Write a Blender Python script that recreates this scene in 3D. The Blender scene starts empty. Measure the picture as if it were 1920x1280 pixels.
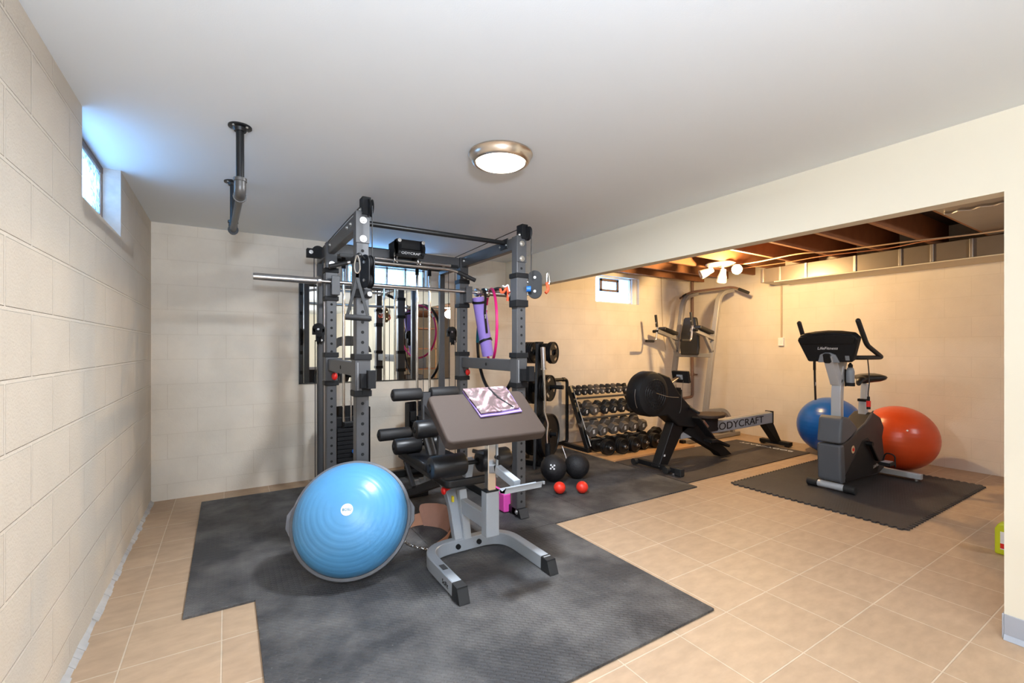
import bpy, bmesh, math, random
from mathutils import Vector, Matrix
random.seed(7)
S = bpy.context.scene
COL = S.collection
PI = math.pi
R = math.radians

# ------------------------------------------------------------------ camera, world, exposure
YAW = math.atan(535/853.333)
cam_d = bpy.data.cameras.new('camera'); cam = bpy.data.objects.new('camera', cam_d); COL.objects.link(cam)
cam.location = (0, 0, 1.237)
cam.rotation_euler = (PI/2, 0, -YAW)
cam_d.sensor_width = 36; cam_d.lens = 16.0; cam_d.shift_y = 12/1920
cam_d.clip_start = 0.02; cam_d.clip_end = 100
S.camera = cam
S.view_settings.view_transform = 'Standard'
S.view_settings.look = 'None'
S.view_settings.exposure = 0.36
S.view_settings.gamma = 1.0
S.view_settings.use_curve_mapping = False
S.cycles.max_bounces = 10
S.cycles.diffuse_bounces = 7
S.cycles.glossy_bounces = 4
S.cycles.transmission_bounces = 6
S.cycles.transparent_max_bounces = 12
S.cycles.caustics_reflective = False
S.cycles.caustics_refractive = False
S.cycles.sample_clamp_indirect = 6.0
S.cycles.use_denoising = True

W = bpy.data.worlds.new('sky'); S.world = W; W.use_nodes = True
wn = W.node_tree.nodes; wl = W.node_tree.links
bgn = wn['Background']; bgn.inputs[1].default_value = 10.0
bgn.inputs[0].default_value = (0.58, 0.80, 1.0, 1)

def light(name, kind, loc, energy, color, size=0.2, rot=(0, 0, 0), spread=None, shape='DISK'):
    l = bpy.data.lights.new(name, kind); l.energy = energy; l.color = color
    if kind == 'AREA':
        l.shape = shape; l.size = size
        if spread: l.spread = spread
    elif kind in ('POINT', 'SPOT'):
        l.shadow_soft_size = size
    o = bpy.data.objects.new(name, l); COL.objects.link(o); o.location = loc; o.rotation_euler = rot
    return o

LAMPS = [(1.215, 2.05), (.2, -2.1), (1.2, -3.4), (4.6, -1.0)]
light('lamp_glow', 'AREA', (1.215, 2.05, 2.175), 44, (0.93, 1.0, 1.08), 0.24)
light('lamp_glow', 'POINT', (.2, -2.1, 2.06), 48, (0.86, 0.98, 1.16), 0.10)  # unseen lamp behind the camera, added to brighten the room
light('lamp_glow', 'POINT', (1.2, -3.4, 2.06), 55, (0.86, 0.98, 1.16), 0.10)  # added fill from the far end, out of view
light('lamp_glow', 'POINT', (4.6, -1.0, 2.06), 54, (0.95, 0.97, 1.03), 0.10)  # added for brightness; a light also shows there in the mirror
light('bulb_glow', 'POINT', (4.92, 3.03, 2.09), 97, (1.0, 0.66, 0.30), 0.04)
# added fill: invented torchiere behind the camera, brightens the ceiling
light('added_ceiling_fill', 'AREA', (-.05, -.75, 1.60), 125, (0.86, 0.98, 1.16), 0.30, rot=(PI-.45, 0, 0))

# ------------------------------------------------------------------ materials
def mat(name, color, rough=0.5, metal=0.0, noise=0.0, nscale=30, bump=0.0, bscale=80, coat=0.0, spec=0.5, emit=None, estr=0):
    m = bpy.data.materials.new(name); m.use_nodes = True
    n = m.node_tree.nodes; l = m.node_tree.links; b = n['Principled BSDF']
    b.inputs['Base Color'].default_value = (*color, 1)
    b.inputs['Roughness'].default_value = rough
    b.inputs['Metallic'].default_value = metal
    b.inputs['Specular IOR Level'].default_value = spec
    b.inputs['Coat Weight'].default_value = coat
    tc = n.new('ShaderNodeTexCoord')
    nt = n.new('ShaderNodeTexNoise'); nt.inputs['Scale'].default_value = nscale; nt.inputs['Detail'].default_value = 5
    l.new(tc.outputs['Object'], nt.inputs['Vector'])
    mx = n.new('ShaderNodeMix'); mx.data_type = 'RGBA'
    k = 1 - noise; k2 = 1 + noise*0.6
    mx.inputs[6].default_value = (color[0]*k, color[1]*k, color[2]*k, 1)
    mx.inputs[7].default_value = (min(1, color[0]*k2), min(1, color[1]*k2), min(1, color[2]*k2), 1)
    l.new(nt.outputs['Fac'], mx.inputs[0]); l.new(mx.outputs[2], b.inputs['Base Color'])
    if bump:
        n2 = n.new('ShaderNodeTexNoise'); n2.inputs['Scale'].default_value = bscale; n2.inputs['Detail'].default_value = 3
        l.new(tc.outputs['Object'], n2.inputs['Vector'])
        bp = n.new('ShaderNodeBump'); bp.inputs['Strength'].default_value = bump; bp.inputs['Distance'].default_value = 0.004
        l.new(n2.outputs['Fac'], bp.inputs['Height']); l.new(bp.outputs['Normal'], b.inputs['Normal'])
    if emit:
        b.inputs['Emission Color'].default_value = (*emit, 1); b.inputs['Emission Strength'].default_value = estr
    return m

def srgb(r, g, b):
    f = lambda c: (c/255/12.92) if c/255 <= 0.04045 else ((c/255+0.055)/1.055)**2.4
    return (f(r), f(g), f(b))

def brick_mat(name, c1, c2, cm, axis, bw, rh, off, msize, uoff=0, voff=0, bumpd=0.004, mott=0.12, mscale=3, rough=0.85, rbump=0.25, rscale=140, stretch=None):
    """blocks or tiles: axis picks which object axes run along and across the courses"""
    m = bpy.data.materials.new(name); m.use_nodes = True
    n = m.node_tree.nodes; l = m.node_tree.links; b = n['Principled BSDF']
    b.inputs['Roughness'].default_value = rough
    tc = n.new('ShaderNodeTexCoord'); sp = n.new('ShaderNodeSeparateXYZ'); l.new(tc.outputs['Object'], sp.inputs[0])
    cb = n.new('ShaderNodeCombineXYZ')
    def add(o, v):
        a = n.new('ShaderNodeMath'); a.operation = 'ADD'; a.inputs[1].default_value = v; l.new(o, a.inputs[0]); return a.outputs[0]
    l.new(add(sp.outputs[axis[0]], uoff), cb.inputs[0]); l.new(add(sp.outputs[axis[1]], voff), cb.inputs[1])
    bt = n.new('ShaderNodeTexBrick'); l.new(cb.outputs[0], bt.inputs['Vector'])
    bt.offset = off; bt.offset_frequency = 2; bt.squash = 1.0
    bt.inputs['Scale'].default_value = 1; bt.inputs['Brick Width'].default_value = bw; bt.inputs['Row Height'].default_value = rh
    bt.inputs['Mortar Size'].default_value = msize; bt.inputs['Mortar Smooth'].default_value = 0.3; bt.inputs['Bias'].default_value = 0
    bt.inputs['Color1'].default_value = (*c1, 1); bt.inputs['Color2'].default_value = (*c2, 1); bt.inputs['Mortar'].default_value = (*cm, 1)
    nt = n.new('ShaderNodeTexNoise'); nt.inputs['Scale'].default_value = mscale; nt.inputs['Detail'].default_value = 6; nt.inputs['Roughness'].default_value = 0.6
    if stretch:
        mp = n.new('ShaderNodeMapping'); mp.inputs['Scale'].default_value = stretch; l.new(tc.outputs['Object'], mp.inputs[0]); l.new(mp.outputs[0], nt.inputs['Vector'])
    else:
        l.new(tc.outputs['Object'], nt.inputs['Vector'])
    rr = n.new('ShaderNodeMapRange'); rr.inputs['From Min'].default_value = 0.3; rr.inputs['From Max'].default_value = 0.7
    rr.inputs['To Min'].default_value = 1-mott; rr.inputs['To Max'].default_value = 1+mott*0.5; l.new(nt.outputs['Fac'], rr.inputs['Value'])
    vm = n.new('ShaderNodeVectorMath'); vm.operation = 'SCALE'; l.new(bt.outputs['Color'], vm.inputs[0]); l.new(rr.outputs[0], vm.inputs['Scale'])
    l.new(vm.outputs[0], b.inputs['Base Color'])
    n2 = n.new('ShaderNodeTexNoise'); n2.inputs['Scale'].default_value = rscale; n2.inputs['Detail'].default_value = 4
    l.new(tc.outputs['Object'], n2.inputs['Vector'])
    b1 = n.new('ShaderNodeBump'); b1.inputs['Strength'].default_value = rbump; b1.inputs['Distance'].default_value = 0.004
    l.new(n2.outputs['Fac'], b1.inputs['Height'])
    b2 = n.new('ShaderNodeBump'); b2.inputs['Strength'].default_value = 1; b2.inputs['Distance'].default_value = bumpd; b2.invert = True
    l.new(bt.outputs['Fac'], b2.inputs['Height']); l.new(b1.outputs[0], b2.inputs['Normal']); l.new(b2.outputs[0], b.inputs['Normal'])
    return m

M = {}
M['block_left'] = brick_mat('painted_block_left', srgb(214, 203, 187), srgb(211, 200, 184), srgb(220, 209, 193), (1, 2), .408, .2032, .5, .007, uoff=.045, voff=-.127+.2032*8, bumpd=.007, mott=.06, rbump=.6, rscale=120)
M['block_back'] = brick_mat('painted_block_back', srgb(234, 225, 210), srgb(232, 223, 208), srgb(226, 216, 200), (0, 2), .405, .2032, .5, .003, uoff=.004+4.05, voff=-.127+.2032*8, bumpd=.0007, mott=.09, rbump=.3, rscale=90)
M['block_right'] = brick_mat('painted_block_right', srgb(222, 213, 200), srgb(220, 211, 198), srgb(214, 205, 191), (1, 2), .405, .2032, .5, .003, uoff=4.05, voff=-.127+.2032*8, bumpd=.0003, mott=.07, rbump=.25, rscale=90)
M['tile'] = brick_mat('beige_floor_tile', srgb(181, 154, 126), srgb(175, 148, 121), srgb(202, 182, 158), (0, 1), .3335, .3365, 0, .0035, uoff=-2.65+.3335*30, voff=-.6+.3365*30, bumpd=.0015, mott=.13, mscale=9, rough=.55, rbump=.05, stretch=(1, 2.2, 1))
M['wall_paint'] = mat('cream_drywall', srgb(224, 216, 196), .8, noise=.02, nscale=2, bump=.05)
M['ceiling_paint'] = mat('white_ceiling_paint', srgb(228, 234, 238), .85, noise=.03, nscale=1.3, bump=.08, bscale=200)
M['cove'] = mat('grey_vinyl_base', srgb(160, 163, 170), .5)
M['rack'] = mat('charcoal_powder_coat', srgb(74, 74, 76), .42, .15, noise=.08, nscale=60)
M['black'] = mat('black_plastic', srgb(20, 20, 22), .6, noise=.1, spec=.3)
M['blackm'] = mat('black_metal', srgb(24, 25, 27), .38, .2, noise=.1)
M['iron'] = mat('cast_iron_black', srgb(26, 27, 29), .42, .3, noise=.25, nscale=40, bump=.2)
M['chrome'] = mat('chrome', (.78, .78, .78), .12, 1.0)
M['steel'] = mat('brushed_steel', (.62, .60, .59), .28, 1.0, noise=.08)
M['pipegrey'] = mat('grey_pipe', srgb(92, 90, 88), .4, .4, noise=.25, nscale=50)
M['zinc'] = mat('zinc_bolt', (.75, .74, .72), .3, 1.0)
M['hole'] = mat('hole_black', (.004, .004, .004), .9)
M['vinyl'] = mat('black_vinyl', srgb(27, 27, 29), .38, noise=.12, bump=.12, bscale=260)
M['padvinyl'] = mat('brown_black_vinyl', srgb(68, 57, 51), .65, spec=.2, noise=.08, nscale=200, bump=.12, bscale=300)
M['foam'] = mat('black_foam', srgb(34, 33, 34), .6, noise=.15, bump=.15, bscale=300)
M['silver'] = mat('silver_powder_coat', srgb(168, 174, 181), .38, .1, noise=.05, nscale=90)
M['ivory'] = mat('grey_tower_paint', srgb(140, 137, 134), .4, .1, noise=.05)
M['rubber'] = mat('black_rubber', srgb(28, 28, 29), .7, noise=.2)
M['cable'] = mat('black_cable', srgb(25, 25, 26), .5)
M['ballblue'] = mat('light_blue_dome', srgb(84, 150, 200), .32, noise=.04, nscale=6, spec=.5)
M['ringrim'] = mat('grey_rim', srgb(92, 92, 96), .5, noise=.1)
M['white'] = mat('white_print', srgb(235, 236, 238), .6)
M['teal'] = mat('teal_foam', srgb(0, 120, 150), .6)
M['pink'] = mat('hot_pink_plastic', srgb(235, 40, 130), .35)
M['pinkfoam'] = mat('pink_foam', srgb(225, 80, 175), .6)
M['purple'] = mat('purple_mat', srgb(150, 126, 205), .7, noise=.06, nscale=80)
M['rust'] = mat('brown_cable', srgb(170, 112, 78), .6)
M['orange'] = mat('orange_cord', srgb(225, 90, 50), .6, noise=.5, nscale=60)
M['redball'] = mat('red_rubber', srgb(232, 52, 34), .4, noise=.05)
M['red'] = mat('red_knob', srgb(215, 35, 30), .35)
M['yellow'] = mat('yellow_tab', srgb(225, 205, 40), .5)
M['blueknob'] = mat('blue_knob', srgb(25, 95, 175), .4)
M['slam'] = mat('black_textured_rubber', srgb(28, 27, 29), .55, noise=.2, bump=1.0, bscale=130)
M['leather'] = mat('tan_leather', srgb(205, 148, 114), .6, noise=.15, nscale=25, bump=.2)
M['wood'] = mat('plywood', srgb(196, 152, 105), .6, noise=.15, nscale=14)
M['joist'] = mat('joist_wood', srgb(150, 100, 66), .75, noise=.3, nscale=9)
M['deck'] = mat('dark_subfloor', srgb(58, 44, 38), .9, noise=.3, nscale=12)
M['ducts'] = mat('galvanised_sheet', srgb(140, 130, 120), .34, .55, noise=.15, nscale=5)
M['hexgrey'] = mat('grey_hex_head', srgb(98, 92, 86), .6, .0, noise=.15, nscale=40)
M['hexdark'] = mat('dark_hex_head', srgb(38, 41, 46), .55, .0, noise=.2, nscale=40)
M['bluevinyl'] = mat('blue_exercise_ball', srgb(14, 88, 175), .28, noise=.05)
M['orangevinyl'] = mat('orange_exercise_ball', srgb(206, 76, 34), .3, noise=.05)
M['bikegrey'] = mat('bike_grey_shroud', srgb(84, 88, 94), .5, .1, noise=.06, nscale=150)
M['bikeblack'] = mat('bike_black_shroud', srgb(46, 44, 46), .5, noise=.06, nscale=150)
M['bikesilver'] = mat('bike_silver', srgb(190, 194, 199), .35, .1)
M['bottle'] = mat('grey_bottle', srgb(135, 142, 150), .35)
M['green'] = mat('lime_bottle', srgb(196, 205, 30), .4)
M['pvc'] = mat('brown_pipe', srgb(120, 92, 78), .5)
M['conduit'] = mat('grey_conduit', srgb(185, 168, 145), .5)
M['wire'] = mat('cream_wire', srgb(215, 180, 140), .5)
M['brass'] = mat('brushed_nickel_trim', (.72, .62, .52), .28, 1.0)
M['frost'] = mat('lamp_diffuser', (1, .95, .88), .5, emit=(1, .88, .70), estr=7)
M['bulb'] = mat('lit_bulb', (1, .9, .7), .5, emit=(1, .80, .48), estr=14)
M['spotwhite'] = mat('white_spot_housing', srgb(215, 205, 195), .5)
M['limescale'] = mat('whitewashed_stone', srgb(186, 182, 178), .9, noise=.35, nscale=14, bump=.8, bscale=40)
M['oldframe'] = mat('brown_window_frame', srgb(120, 96, 80), .6, noise=.2)
M['mirror'] = mat('mirror_glass', (.93, .95, .94), .0, 1.0)
M['cloth'] = None

def mat_ripple(name, color, rough):
    pass
def mirror_fix():
    m = M['mirror']; n = m.node_tree.nodes; l = m.node_tree.links
    b = n['Principled BSDF']
    for lk in list(b.inputs['Base Color'].links): l.remove(lk)
mirror_fix()

def rubber_mat(name, base, dust, diamond=True):
    m = bpy.data.materials.new(name); m.use_nodes = True
    n = m.node_tree.nodes; l = m.node_tree.links; b = n['Principled BSDF']
    b.inputs['Roughness'].default_value = .62
    tc = n.new('ShaderNodeTexCoord')
    n1 = n.new('ShaderNodeTexNoise'); n1.inputs['Scale'].default_value = 2.6; n1.inputs['Detail'].default_value = 8; n1.inputs['Roughness'].default_value = .65
    l.new(tc.outputs['Object'], n1.inputs['Vector'])
    r1 = n.new('ShaderNodeMapRange'); r1.inputs['From Min'].default_value = .42; r1.inputs['From Max'].default_value = .75; r1.inputs['To Max'].default_value = .75
    l.new(n1.outputs['Fac'], r1.inputs['Value'])
    n2 = n.new('ShaderNodeTexNoise'); n2.inputs['Scale'].default_value = 70; n2.inputs['Detail'].default_value = 4
    l.new(tc.outputs['Object'], n2.inputs['Vector'])
    r2 = n.new('ShaderNodeMapRange'); r2.inputs['From Min'].default_value = .72; r2.inputs['From Max'].default_value = .78; r2.inputs['To Max'].default_value = .7
    l.new(n2.outputs['Fac'], r2.inputs['Value'])
    mx = n.new('ShaderNodeMix'); mx.data_type = 'RGBA'; mx.inputs[6].default_value = (*base, 1); mx.inputs[7].default_value = (*dust, 1)
    l.new(r1.outputs[0], mx.inputs[0])
    mx2 = n.new('ShaderNodeMix'); mx2.data_type = 'RGBA'; mx2.inputs[7].default_value = (*srgb(150, 148, 146), 1)
    l.new(mx.outputs[2], mx2.inputs[6]); l.new(r2.outputs[0], mx2.inputs[0])
    l.new(mx2.outputs[2], b.inputs['Base Color'])
    # raised dashes: two checker-swapped directions
    mp = n.new('ShaderNodeMapping'); mp.inputs['Rotation'].default_value = (0, 0, R(45)); mp.inputs['Scale'].default_value = (1, 1, 0)
    l.new(tc.outputs['Object'], mp.inputs[0])
    bt = n.new('ShaderNodeTexBrick'); bt.offset = .5; bt.inputs['Scale'].default_value = 1
    if diamond:
        bt.inputs['Brick Width'].default_value = .036; bt.inputs['Row Height'].default_value = .018; bt.inputs['Mortar Size'].default_value = .0055
    else:
        bt.inputs['Brick Width'].default_value = .02; bt.inputs['Row Height'].default_value = .02; bt.inputs['Mortar Size'].default_value = .004
    bt.inputs['Mortar Smooth'].default_value = .5
    l.new(mp.outputs[0], bt.inputs['Vector'])
    bp = n.new('ShaderNodeBump'); bp.invert = True; bp.inputs['Strength'].default_value = .8; bp.inputs['Distance'].default_value = .0025
    l.new(bt.outputs['Fac'], bp.inputs['Height']); l.new(bp.outputs[0], b.inputs['Normal'])
    return m
M['gymmat'] = rubber_mat('diamond_rubber_mat', srgb(50, 50, 52), srgb(120, 117, 114))
M['rowmat'] = rubber_mat('plain_rubber_mat', srgb(62, 56, 54), srgb(90, 82, 78), False)
M['bikemat'] = rubber_mat('puzzle_rubber_mat', srgb(48, 46, 47), srgb(70, 66, 66), False)

def glass_block_mat():
    m = bpy.data.materials.new('glass_block'); m.use_nodes = True
    n = m.node_tree.nodes; l = m.node_tree.links
    out = n['Material Output']; b = n['Principled BSDF']; n.remove(b)
    tr = n.new('ShaderNodeBsdfTransparent'); tr.inputs[0].default_value = (.75, .9, 1, 1)
    tl = n.new('ShaderNodeBsdfTranslucent'); tl.inputs[0].default_value = (.45, .62, .85, 1)
    gl = n.new('ShaderNodeBsdfGlossy'); gl.inputs[0].default_value = (.8, .9, 1, 1); gl.inputs['Roughness'].default_value = .1
    tc = n.new('ShaderNodeTexCoord')
    no = n.new('ShaderNodeTexNoise'); no.inputs['Scale'].default_value = 22; no.inputs['Detail'].default_value = 3; no.inputs['Distortion'].default_value = 1.2
    l.new(tc.outputs['Object'], no.inputs['Vector'])
    rr = n.new('ShaderNodeMapRange'); rr.inputs['From Min'].default_value = .38; rr.inputs['From Max'].default_value = .62; rr.inputs['To Min'].default_value = .1; rr.inputs['To Max'].default_value = .95
    l.new(no.outputs['Fac'], rr.inputs['Value'])
    m1 = n.new('ShaderNodeMixShader'); l.new(rr.outputs[0], m1.inputs[0]); l.new(tr.outputs[0], m1.inputs[1]); l.new(tl.outputs[0], m1.inputs[2])
    m2 = n.new('ShaderNodeMixShader'); m2.inputs[0].default_value = .08; l.new(m1.outputs[0], m2.inputs[1]); l.new(gl.outputs[0], m2.inputs[2])
    l.new(m2.outputs[0], out.inputs[0])
    return m
M['glassblock'] = glass_block_mat()

def pane_mat():
    m = bpy.data.materials.new('window_pane'); m.use_nodes = True
    n = m.node_tree.nodes; l = m.node_tree.links; out = n['Material Output']; n.remove(n['Principled BSDF'])
    tr = n.new('ShaderNodeBsdfTransparent'); tr.inputs[0].default_value = (.93, .97, 1, 1)
    gl = n.new('ShaderNodeBsdfGlossy'); gl.inputs['Roughness'].default_value = .05
    mx = n.new('ShaderNodeMixShader'); mx.inputs[0].default_value = .06
    l.new(tr.outputs[0], mx.inputs[1]); l.new(gl.outputs[0], mx.inputs[2]); l.new(mx.outputs[0], out.inputs[0])
    return m
M['pane'] = pane_mat()

def print_cloth():
    m = bpy.data.materials.new('printed_cloth'); m.use_nodes = True
    n = m.node_tree.nodes; l = m.node_tree.links; b = n['Principled BSDF']; b.inputs['Roughness'].default_value = .5
    tc = n.new('ShaderNodeTexCoord')
    no = n.new('ShaderNodeTexNoise'); no.inputs['Scale'].default_value = 9; no.inputs['Detail'].default_value = 2; no.inputs['Distortion'].default_value = 2.2
    l.new(tc.outputs['Object'], no.inputs['Vector'])
    cr = n.new('ShaderNodeValToRGB'); e = cr.color_ramp.elements
    e[0].position = .44; e[0].color = (*srgb(84, 66, 66), 1); e[1].position = .62; e[1].color = (*srgb(205, 192, 206), 1)
    x = e.new(.54); x.color = (*srgb(128, 102, 106), 1)
    l.new(no.outputs['Fac'], cr.inputs[0]); l.new(cr.outputs[0], b.inputs['Base Color'])
    return m
M['cloth'] = print_cloth()

# ------------------------------------------------------------------ mesh helpers
class MB:
    def __init__(s): s.bm = bmesh.new(); s.mats = ['_']; s.cur = 0
    def use(s, m):
        if m not in s.mats: s.mats.append(m)
        s.cur = s.mats.index(m); return s
    def _f(s, vs, smooth=False):
        try:
            f = s.bm.faces.new(vs); f.material_index = s.cur; return f
        except ValueError: return None
    def box(s, c, size, rot=None, taper=1.0):
        hx, hy, hz = size[0]/2, size[1]/2, size[2]/2
        mt = Matrix.Translation(c) @ (rot.to_4x4() if rot else Matrix.Identity(4))
        v = []
        for z in (-hz, hz):
            t = taper if z > 0 else 1
            for x, y in ((-hx, -hy), (hx, -hy), (hx, hy), (-hx, hy)): v.append(s.bm.verts.new(mt @ Vector((x*t, y*t, z))))
        for q in ((3, 2, 1, 0), (4, 5, 6, 7), (0, 1, 5, 4), (1, 2, 6, 5), (2, 3, 7, 6), (3, 0, 4, 7)): s._f([v[i] for i in q])
        return s
    def bb(s, x0, x1, y0, y1, z0, z1):
        return s.box(((x0+x1)/2, (y0+y1)/2, (z0+z1)/2), (abs(x1-x0), abs(y1-y0), abs(z1-z0)))
    def sweep(s, path, sec, up=(0, 0, 1), closed=False, caps=True):
        path = [Vector(p) for p in path]; n = len(path); rings = []
        up = Vector(up)
        t0 = (path[1]-path[0]).normalized()
        if abs(t0.dot(up)) > .98: up = Vector((0, 1, 0)) if abs(t0.y) < .9 else Vector((1, 0, 0))
        side = t0.cross(up).normalized(); upv = side.cross(t0).normalized(); prev = t0
        for i, p in enumerate(path):
            if closed: a = (p-path[i-1]).normalized(); b = (path[(i+1) % n]-p).normalized()
            else:
                a = (p-path[i-1]).normalized() if i > 0 else (path[1]-path[0]).normalized()
                b = (path[i+1]-p).normalized() if i < n-1 else a
            t = (a+b)
            t = t.normalized() if t.length > 1e-6 else a
            q = prev.rotation_difference(t); side = q @ side; upv = q @ upv; prev = t
            side = (side-t*side.dot(t)).normalized(); upv = side.cross(t).normalized()
            cosang = max(.35, t.dot(b))
            bend = (b-a); sc = 1/cosang
            bd = bend.normalized() if bend.length > 1e-5 else None
            ring = []
            for (x, y) in sec:
                off = side*x+upv*y
                if bd is not None and not (i in (0, n-1) and not closed):
                    bp = (bd - t*bd.dot(t))
                    if bp.length > 1e-5:
                        bp.normalize(); off = off + bp*(off.dot(bp))*(sc-1)
                ring.append(s.bm.verts.new(p+off))
            rings.append(ring)
        k = len(sec)
        rng = range(n if closed else n-1)
        for i in rng:
            A, B = rings[i], rings[(i+1) % n]
            for j in range(k): s._f([A[j], A[(j+1) % k], B[(j+1) % k], B[j]])
        if caps and not closed:
            s._f(list(reversed(rings[0]))); s._f(rings[-1])
        return s
    def tube(s, path, r, seg=14, closed=False):
        return s.sweep(path, [(r*math.cos(2*PI*i/seg), r*math.sin(2*PI*i/seg)) for i in range(seg)], closed=closed)
    def beam(s, path, w, h, up=(0, 0, 1), c=.004):
        c = min(c, w/3, h/3); a, b = w/2, h/2
        return s.sweep(path, [(-a+c, -b), (a-c, -b), (a, -b+c), (a, b-c), (a-c, b), (-a+c, b), (-a, b-c), (-a, -b+c)], up)
    def cyl(s, p1, p2, r, r2=None, seg=24):
        return s.lathe([(0, 0), (r, 0), (r2 if r2 is not None else r, 1), (0, 1)], p1, p2, seg, unit=True)
    def lathe(s, prof, p1, p2, seg=28, unit=False):
        p1, p2 = Vector(p1), Vector(p2); d = p2-p1; L = d.length if unit else 1
        z = d.normalized(); q = Vector((0, 0, 1)).rotation_difference(z)
        rings = []
        for (r, h) in prof:
            if r < 1e-6: rings.append([s.bm.verts.new(p1+q @ Vector((0, 0, h*L)))])
            else: rings.append([s.bm.verts.new(p1+q @ Vector((r*math.cos(2*PI*i/seg), r*math.sin(2*PI*i/seg), h*L))) for i in range(seg)])
        for A, B in zip(rings, rings[1:]):
            for j in range(seg):
                k = (j+1) % seg
                if len(A) == 1 and len(B) == 1: continue
                if len(A) == 1: s._f([A[0], B[k], B[j]])
                elif len(B) == 1: s._f([A[j], A[k], B[0]])
                else: s._f([A[j], A[k], B[k], B[j]])
        return s
    def sphere(s, c, r, seg=40, rings=24, scale=(1, 1, 1)):
        before = set(s.bm.verts)
        res = bmesh.ops.create_uvsphere(s.bm, u_segments=seg, v_segments=rings, radius=r)
        mt = Matrix.Translation(c) @ Matrix.Diagonal((*scale, 1))
        bmesh.ops.transform(s.bm, matrix=mt, verts=res['verts'])
        for f in {f for v in res['verts'] for f in v.link_faces}: f.material_index = s.cur
        return s
    def prism(s, poly, origin, u, v, depth):
        """poly (a,b) drawn with axes u,v from origin, extruded by vector depth"""
        o, u, v, d = Vector(origin), Vector(u), Vector(v), Vector(depth)
        A = [s.bm.verts.new(o+u*a+v*b) for a, b in poly]; B = [s.bm.verts.new(o+u*a+v*b+d) for a, b in poly]
        flip = u.cross(v).dot(d) > 0
        s._f(list(reversed(A)) if flip else A); s._f(B if flip else list(reversed(B)))
        n = len(poly)
        for i in range(n):
            j = (i+1) % n
            q = [A[i], A[j], B[j], B[i]]
            s._f(q if flip else list(reversed(q)))
        return s
    def torus(s, c, Rr, r, n=(0, 0, 1), seg=56, rs=12, a0=0, a1=360, sc=1.0):
        q = Vector((0, 0, 1)).rotation_difference(Vector(n).normalized())
        full = abs(a1-a0) >= 359.9
        k = seg if full else seg+1
        pts = [Vector(c)+q @ Vector((Rr*math.cos(R(a0+(a1-a0)*i/seg)), Rr*sc*math.sin(R(a0+(a1-a0)*i/seg)), 0)) for i in range(k)]
        return s.tube(pts, r, rs, closed=full)
    def build(s, name, m, parent=None, bevel=0.0, angle=35, local=False, segs=2):
        bm = s.bm
        off = OFF.get(parent.name, Vector()) if (parent is not None and not local) else Vector()
        if off.length: bmesh.ops.translate(bm, vec=-off, verts=bm.verts)
        bmesh.ops.recalc_face_normals(bm, faces=bm.faces)
        me = bpy.data.meshes.new(name); bm.to_mesh(me); bm.free()
        ms = [m] + s.mats[1:]
        for x in ms: me.materials.append(M[x] if isinstance(x, str) else x)
        for p in me.polygons: p.use_smooth = True
        me.set_sharp_from_angle(angle=R(angle))
        o = bpy.data.objects.new(name, me); COL.objects.link(o)
        if parent is not None: o.parent = parent; OFF[o.name] = OFF.get(parent.name, Vector())
        if bevel:
            b = o.modifiers.new('bevel', 'BEVEL'); b.width = bevel; b.segments = segs; b.limit_method = 'ANGLE'; b.angle_limit = R(40)
            b.harden_normals = True
        return o
OFF = {}

def fillet(path, r, n=6):
    P = [Vector(p) for p in path]; out = [P[0]]
    for i in range(1, len(P)-1):
        a, b, c = P[i-1], P[i], P[i+1]
        u = (a-b); v = (c-b); d = min(r, u.length*.49, v.length*.49)
        p0 = b+u.normalized()*d; p2 = b+v.normalized()*d
        for k in range(n+1):
            t = k/n; out.append(p0*(1-t)**2+b*2*t*(1-t)+p2*t*t)
    out.append(P[-1]); return out

def tag(o, label, cat, group=None):
    o['label'] = label; o['category'] = cat
    if group: o['group'] = group
    return o
def thing(name, label, cat, loc, group=None):
    o = bpy.data.objects.new(name, None); COL.objects.link(o); o.location = loc; o.empty_display_size = .1
    OFF[o.name] = Vector(loc)
    return tag(o, label, cat, group)
def struct(o):
    o['kind'] = 'structure'; return o
def lab(o, t): o['label'] = t; return o
def copy_tree(o, parent=None):
    c = o.copy(); COL.objects.link(c); c.parent = parent
    for ch in [x for x in bpy.data.objects if x.parent == o]: copy_tree(ch, c)
    return c
def text(name, body, size, m, parent, loc, xdir, ydir, depth=.0008, align='CENTER', shear=0.0, sx=1.0):
    cu = bpy.data.curves.new('t', 'FONT'); cu.body = body; cu.size = size; cu.extrude = depth; cu.align_x = align; cu.align_y = 'CENTER'; cu.shear = shear
    tmp = bpy.data.objects.new('t', cu); COL.objects.link(tmp)
    bpy.context.view_layer.update()
    me = bpy.data.meshes.new_from_object(tmp.evaluated_get(bpy.context.evaluated_depsgraph_get()))
    bpy.data.objects.remove(tmp)
    x = Vector(xdir).normalized(); y = Vector(ydir).normalized(); z = x.cross(y)
    mt = Matrix(((x.x*sx, y.x, z.x, loc[0]), (x.y*sx, y.y, z.y, loc[1]), (x.z*sx, y.z, z.z, loc[2]), (0, 0, 0, 1)))
    off = OFF.get(parent.name, Vector()) if parent else Vector()
    me.transform(Matrix.Translation(-off) @ mt)
    me.name = name; me.materials.clear(); me.materials.append(M[m])
    o = bpy.data.objects.new(name, me); COL.objects.link(o)
    if parent: o.parent = parent
    return o

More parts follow.
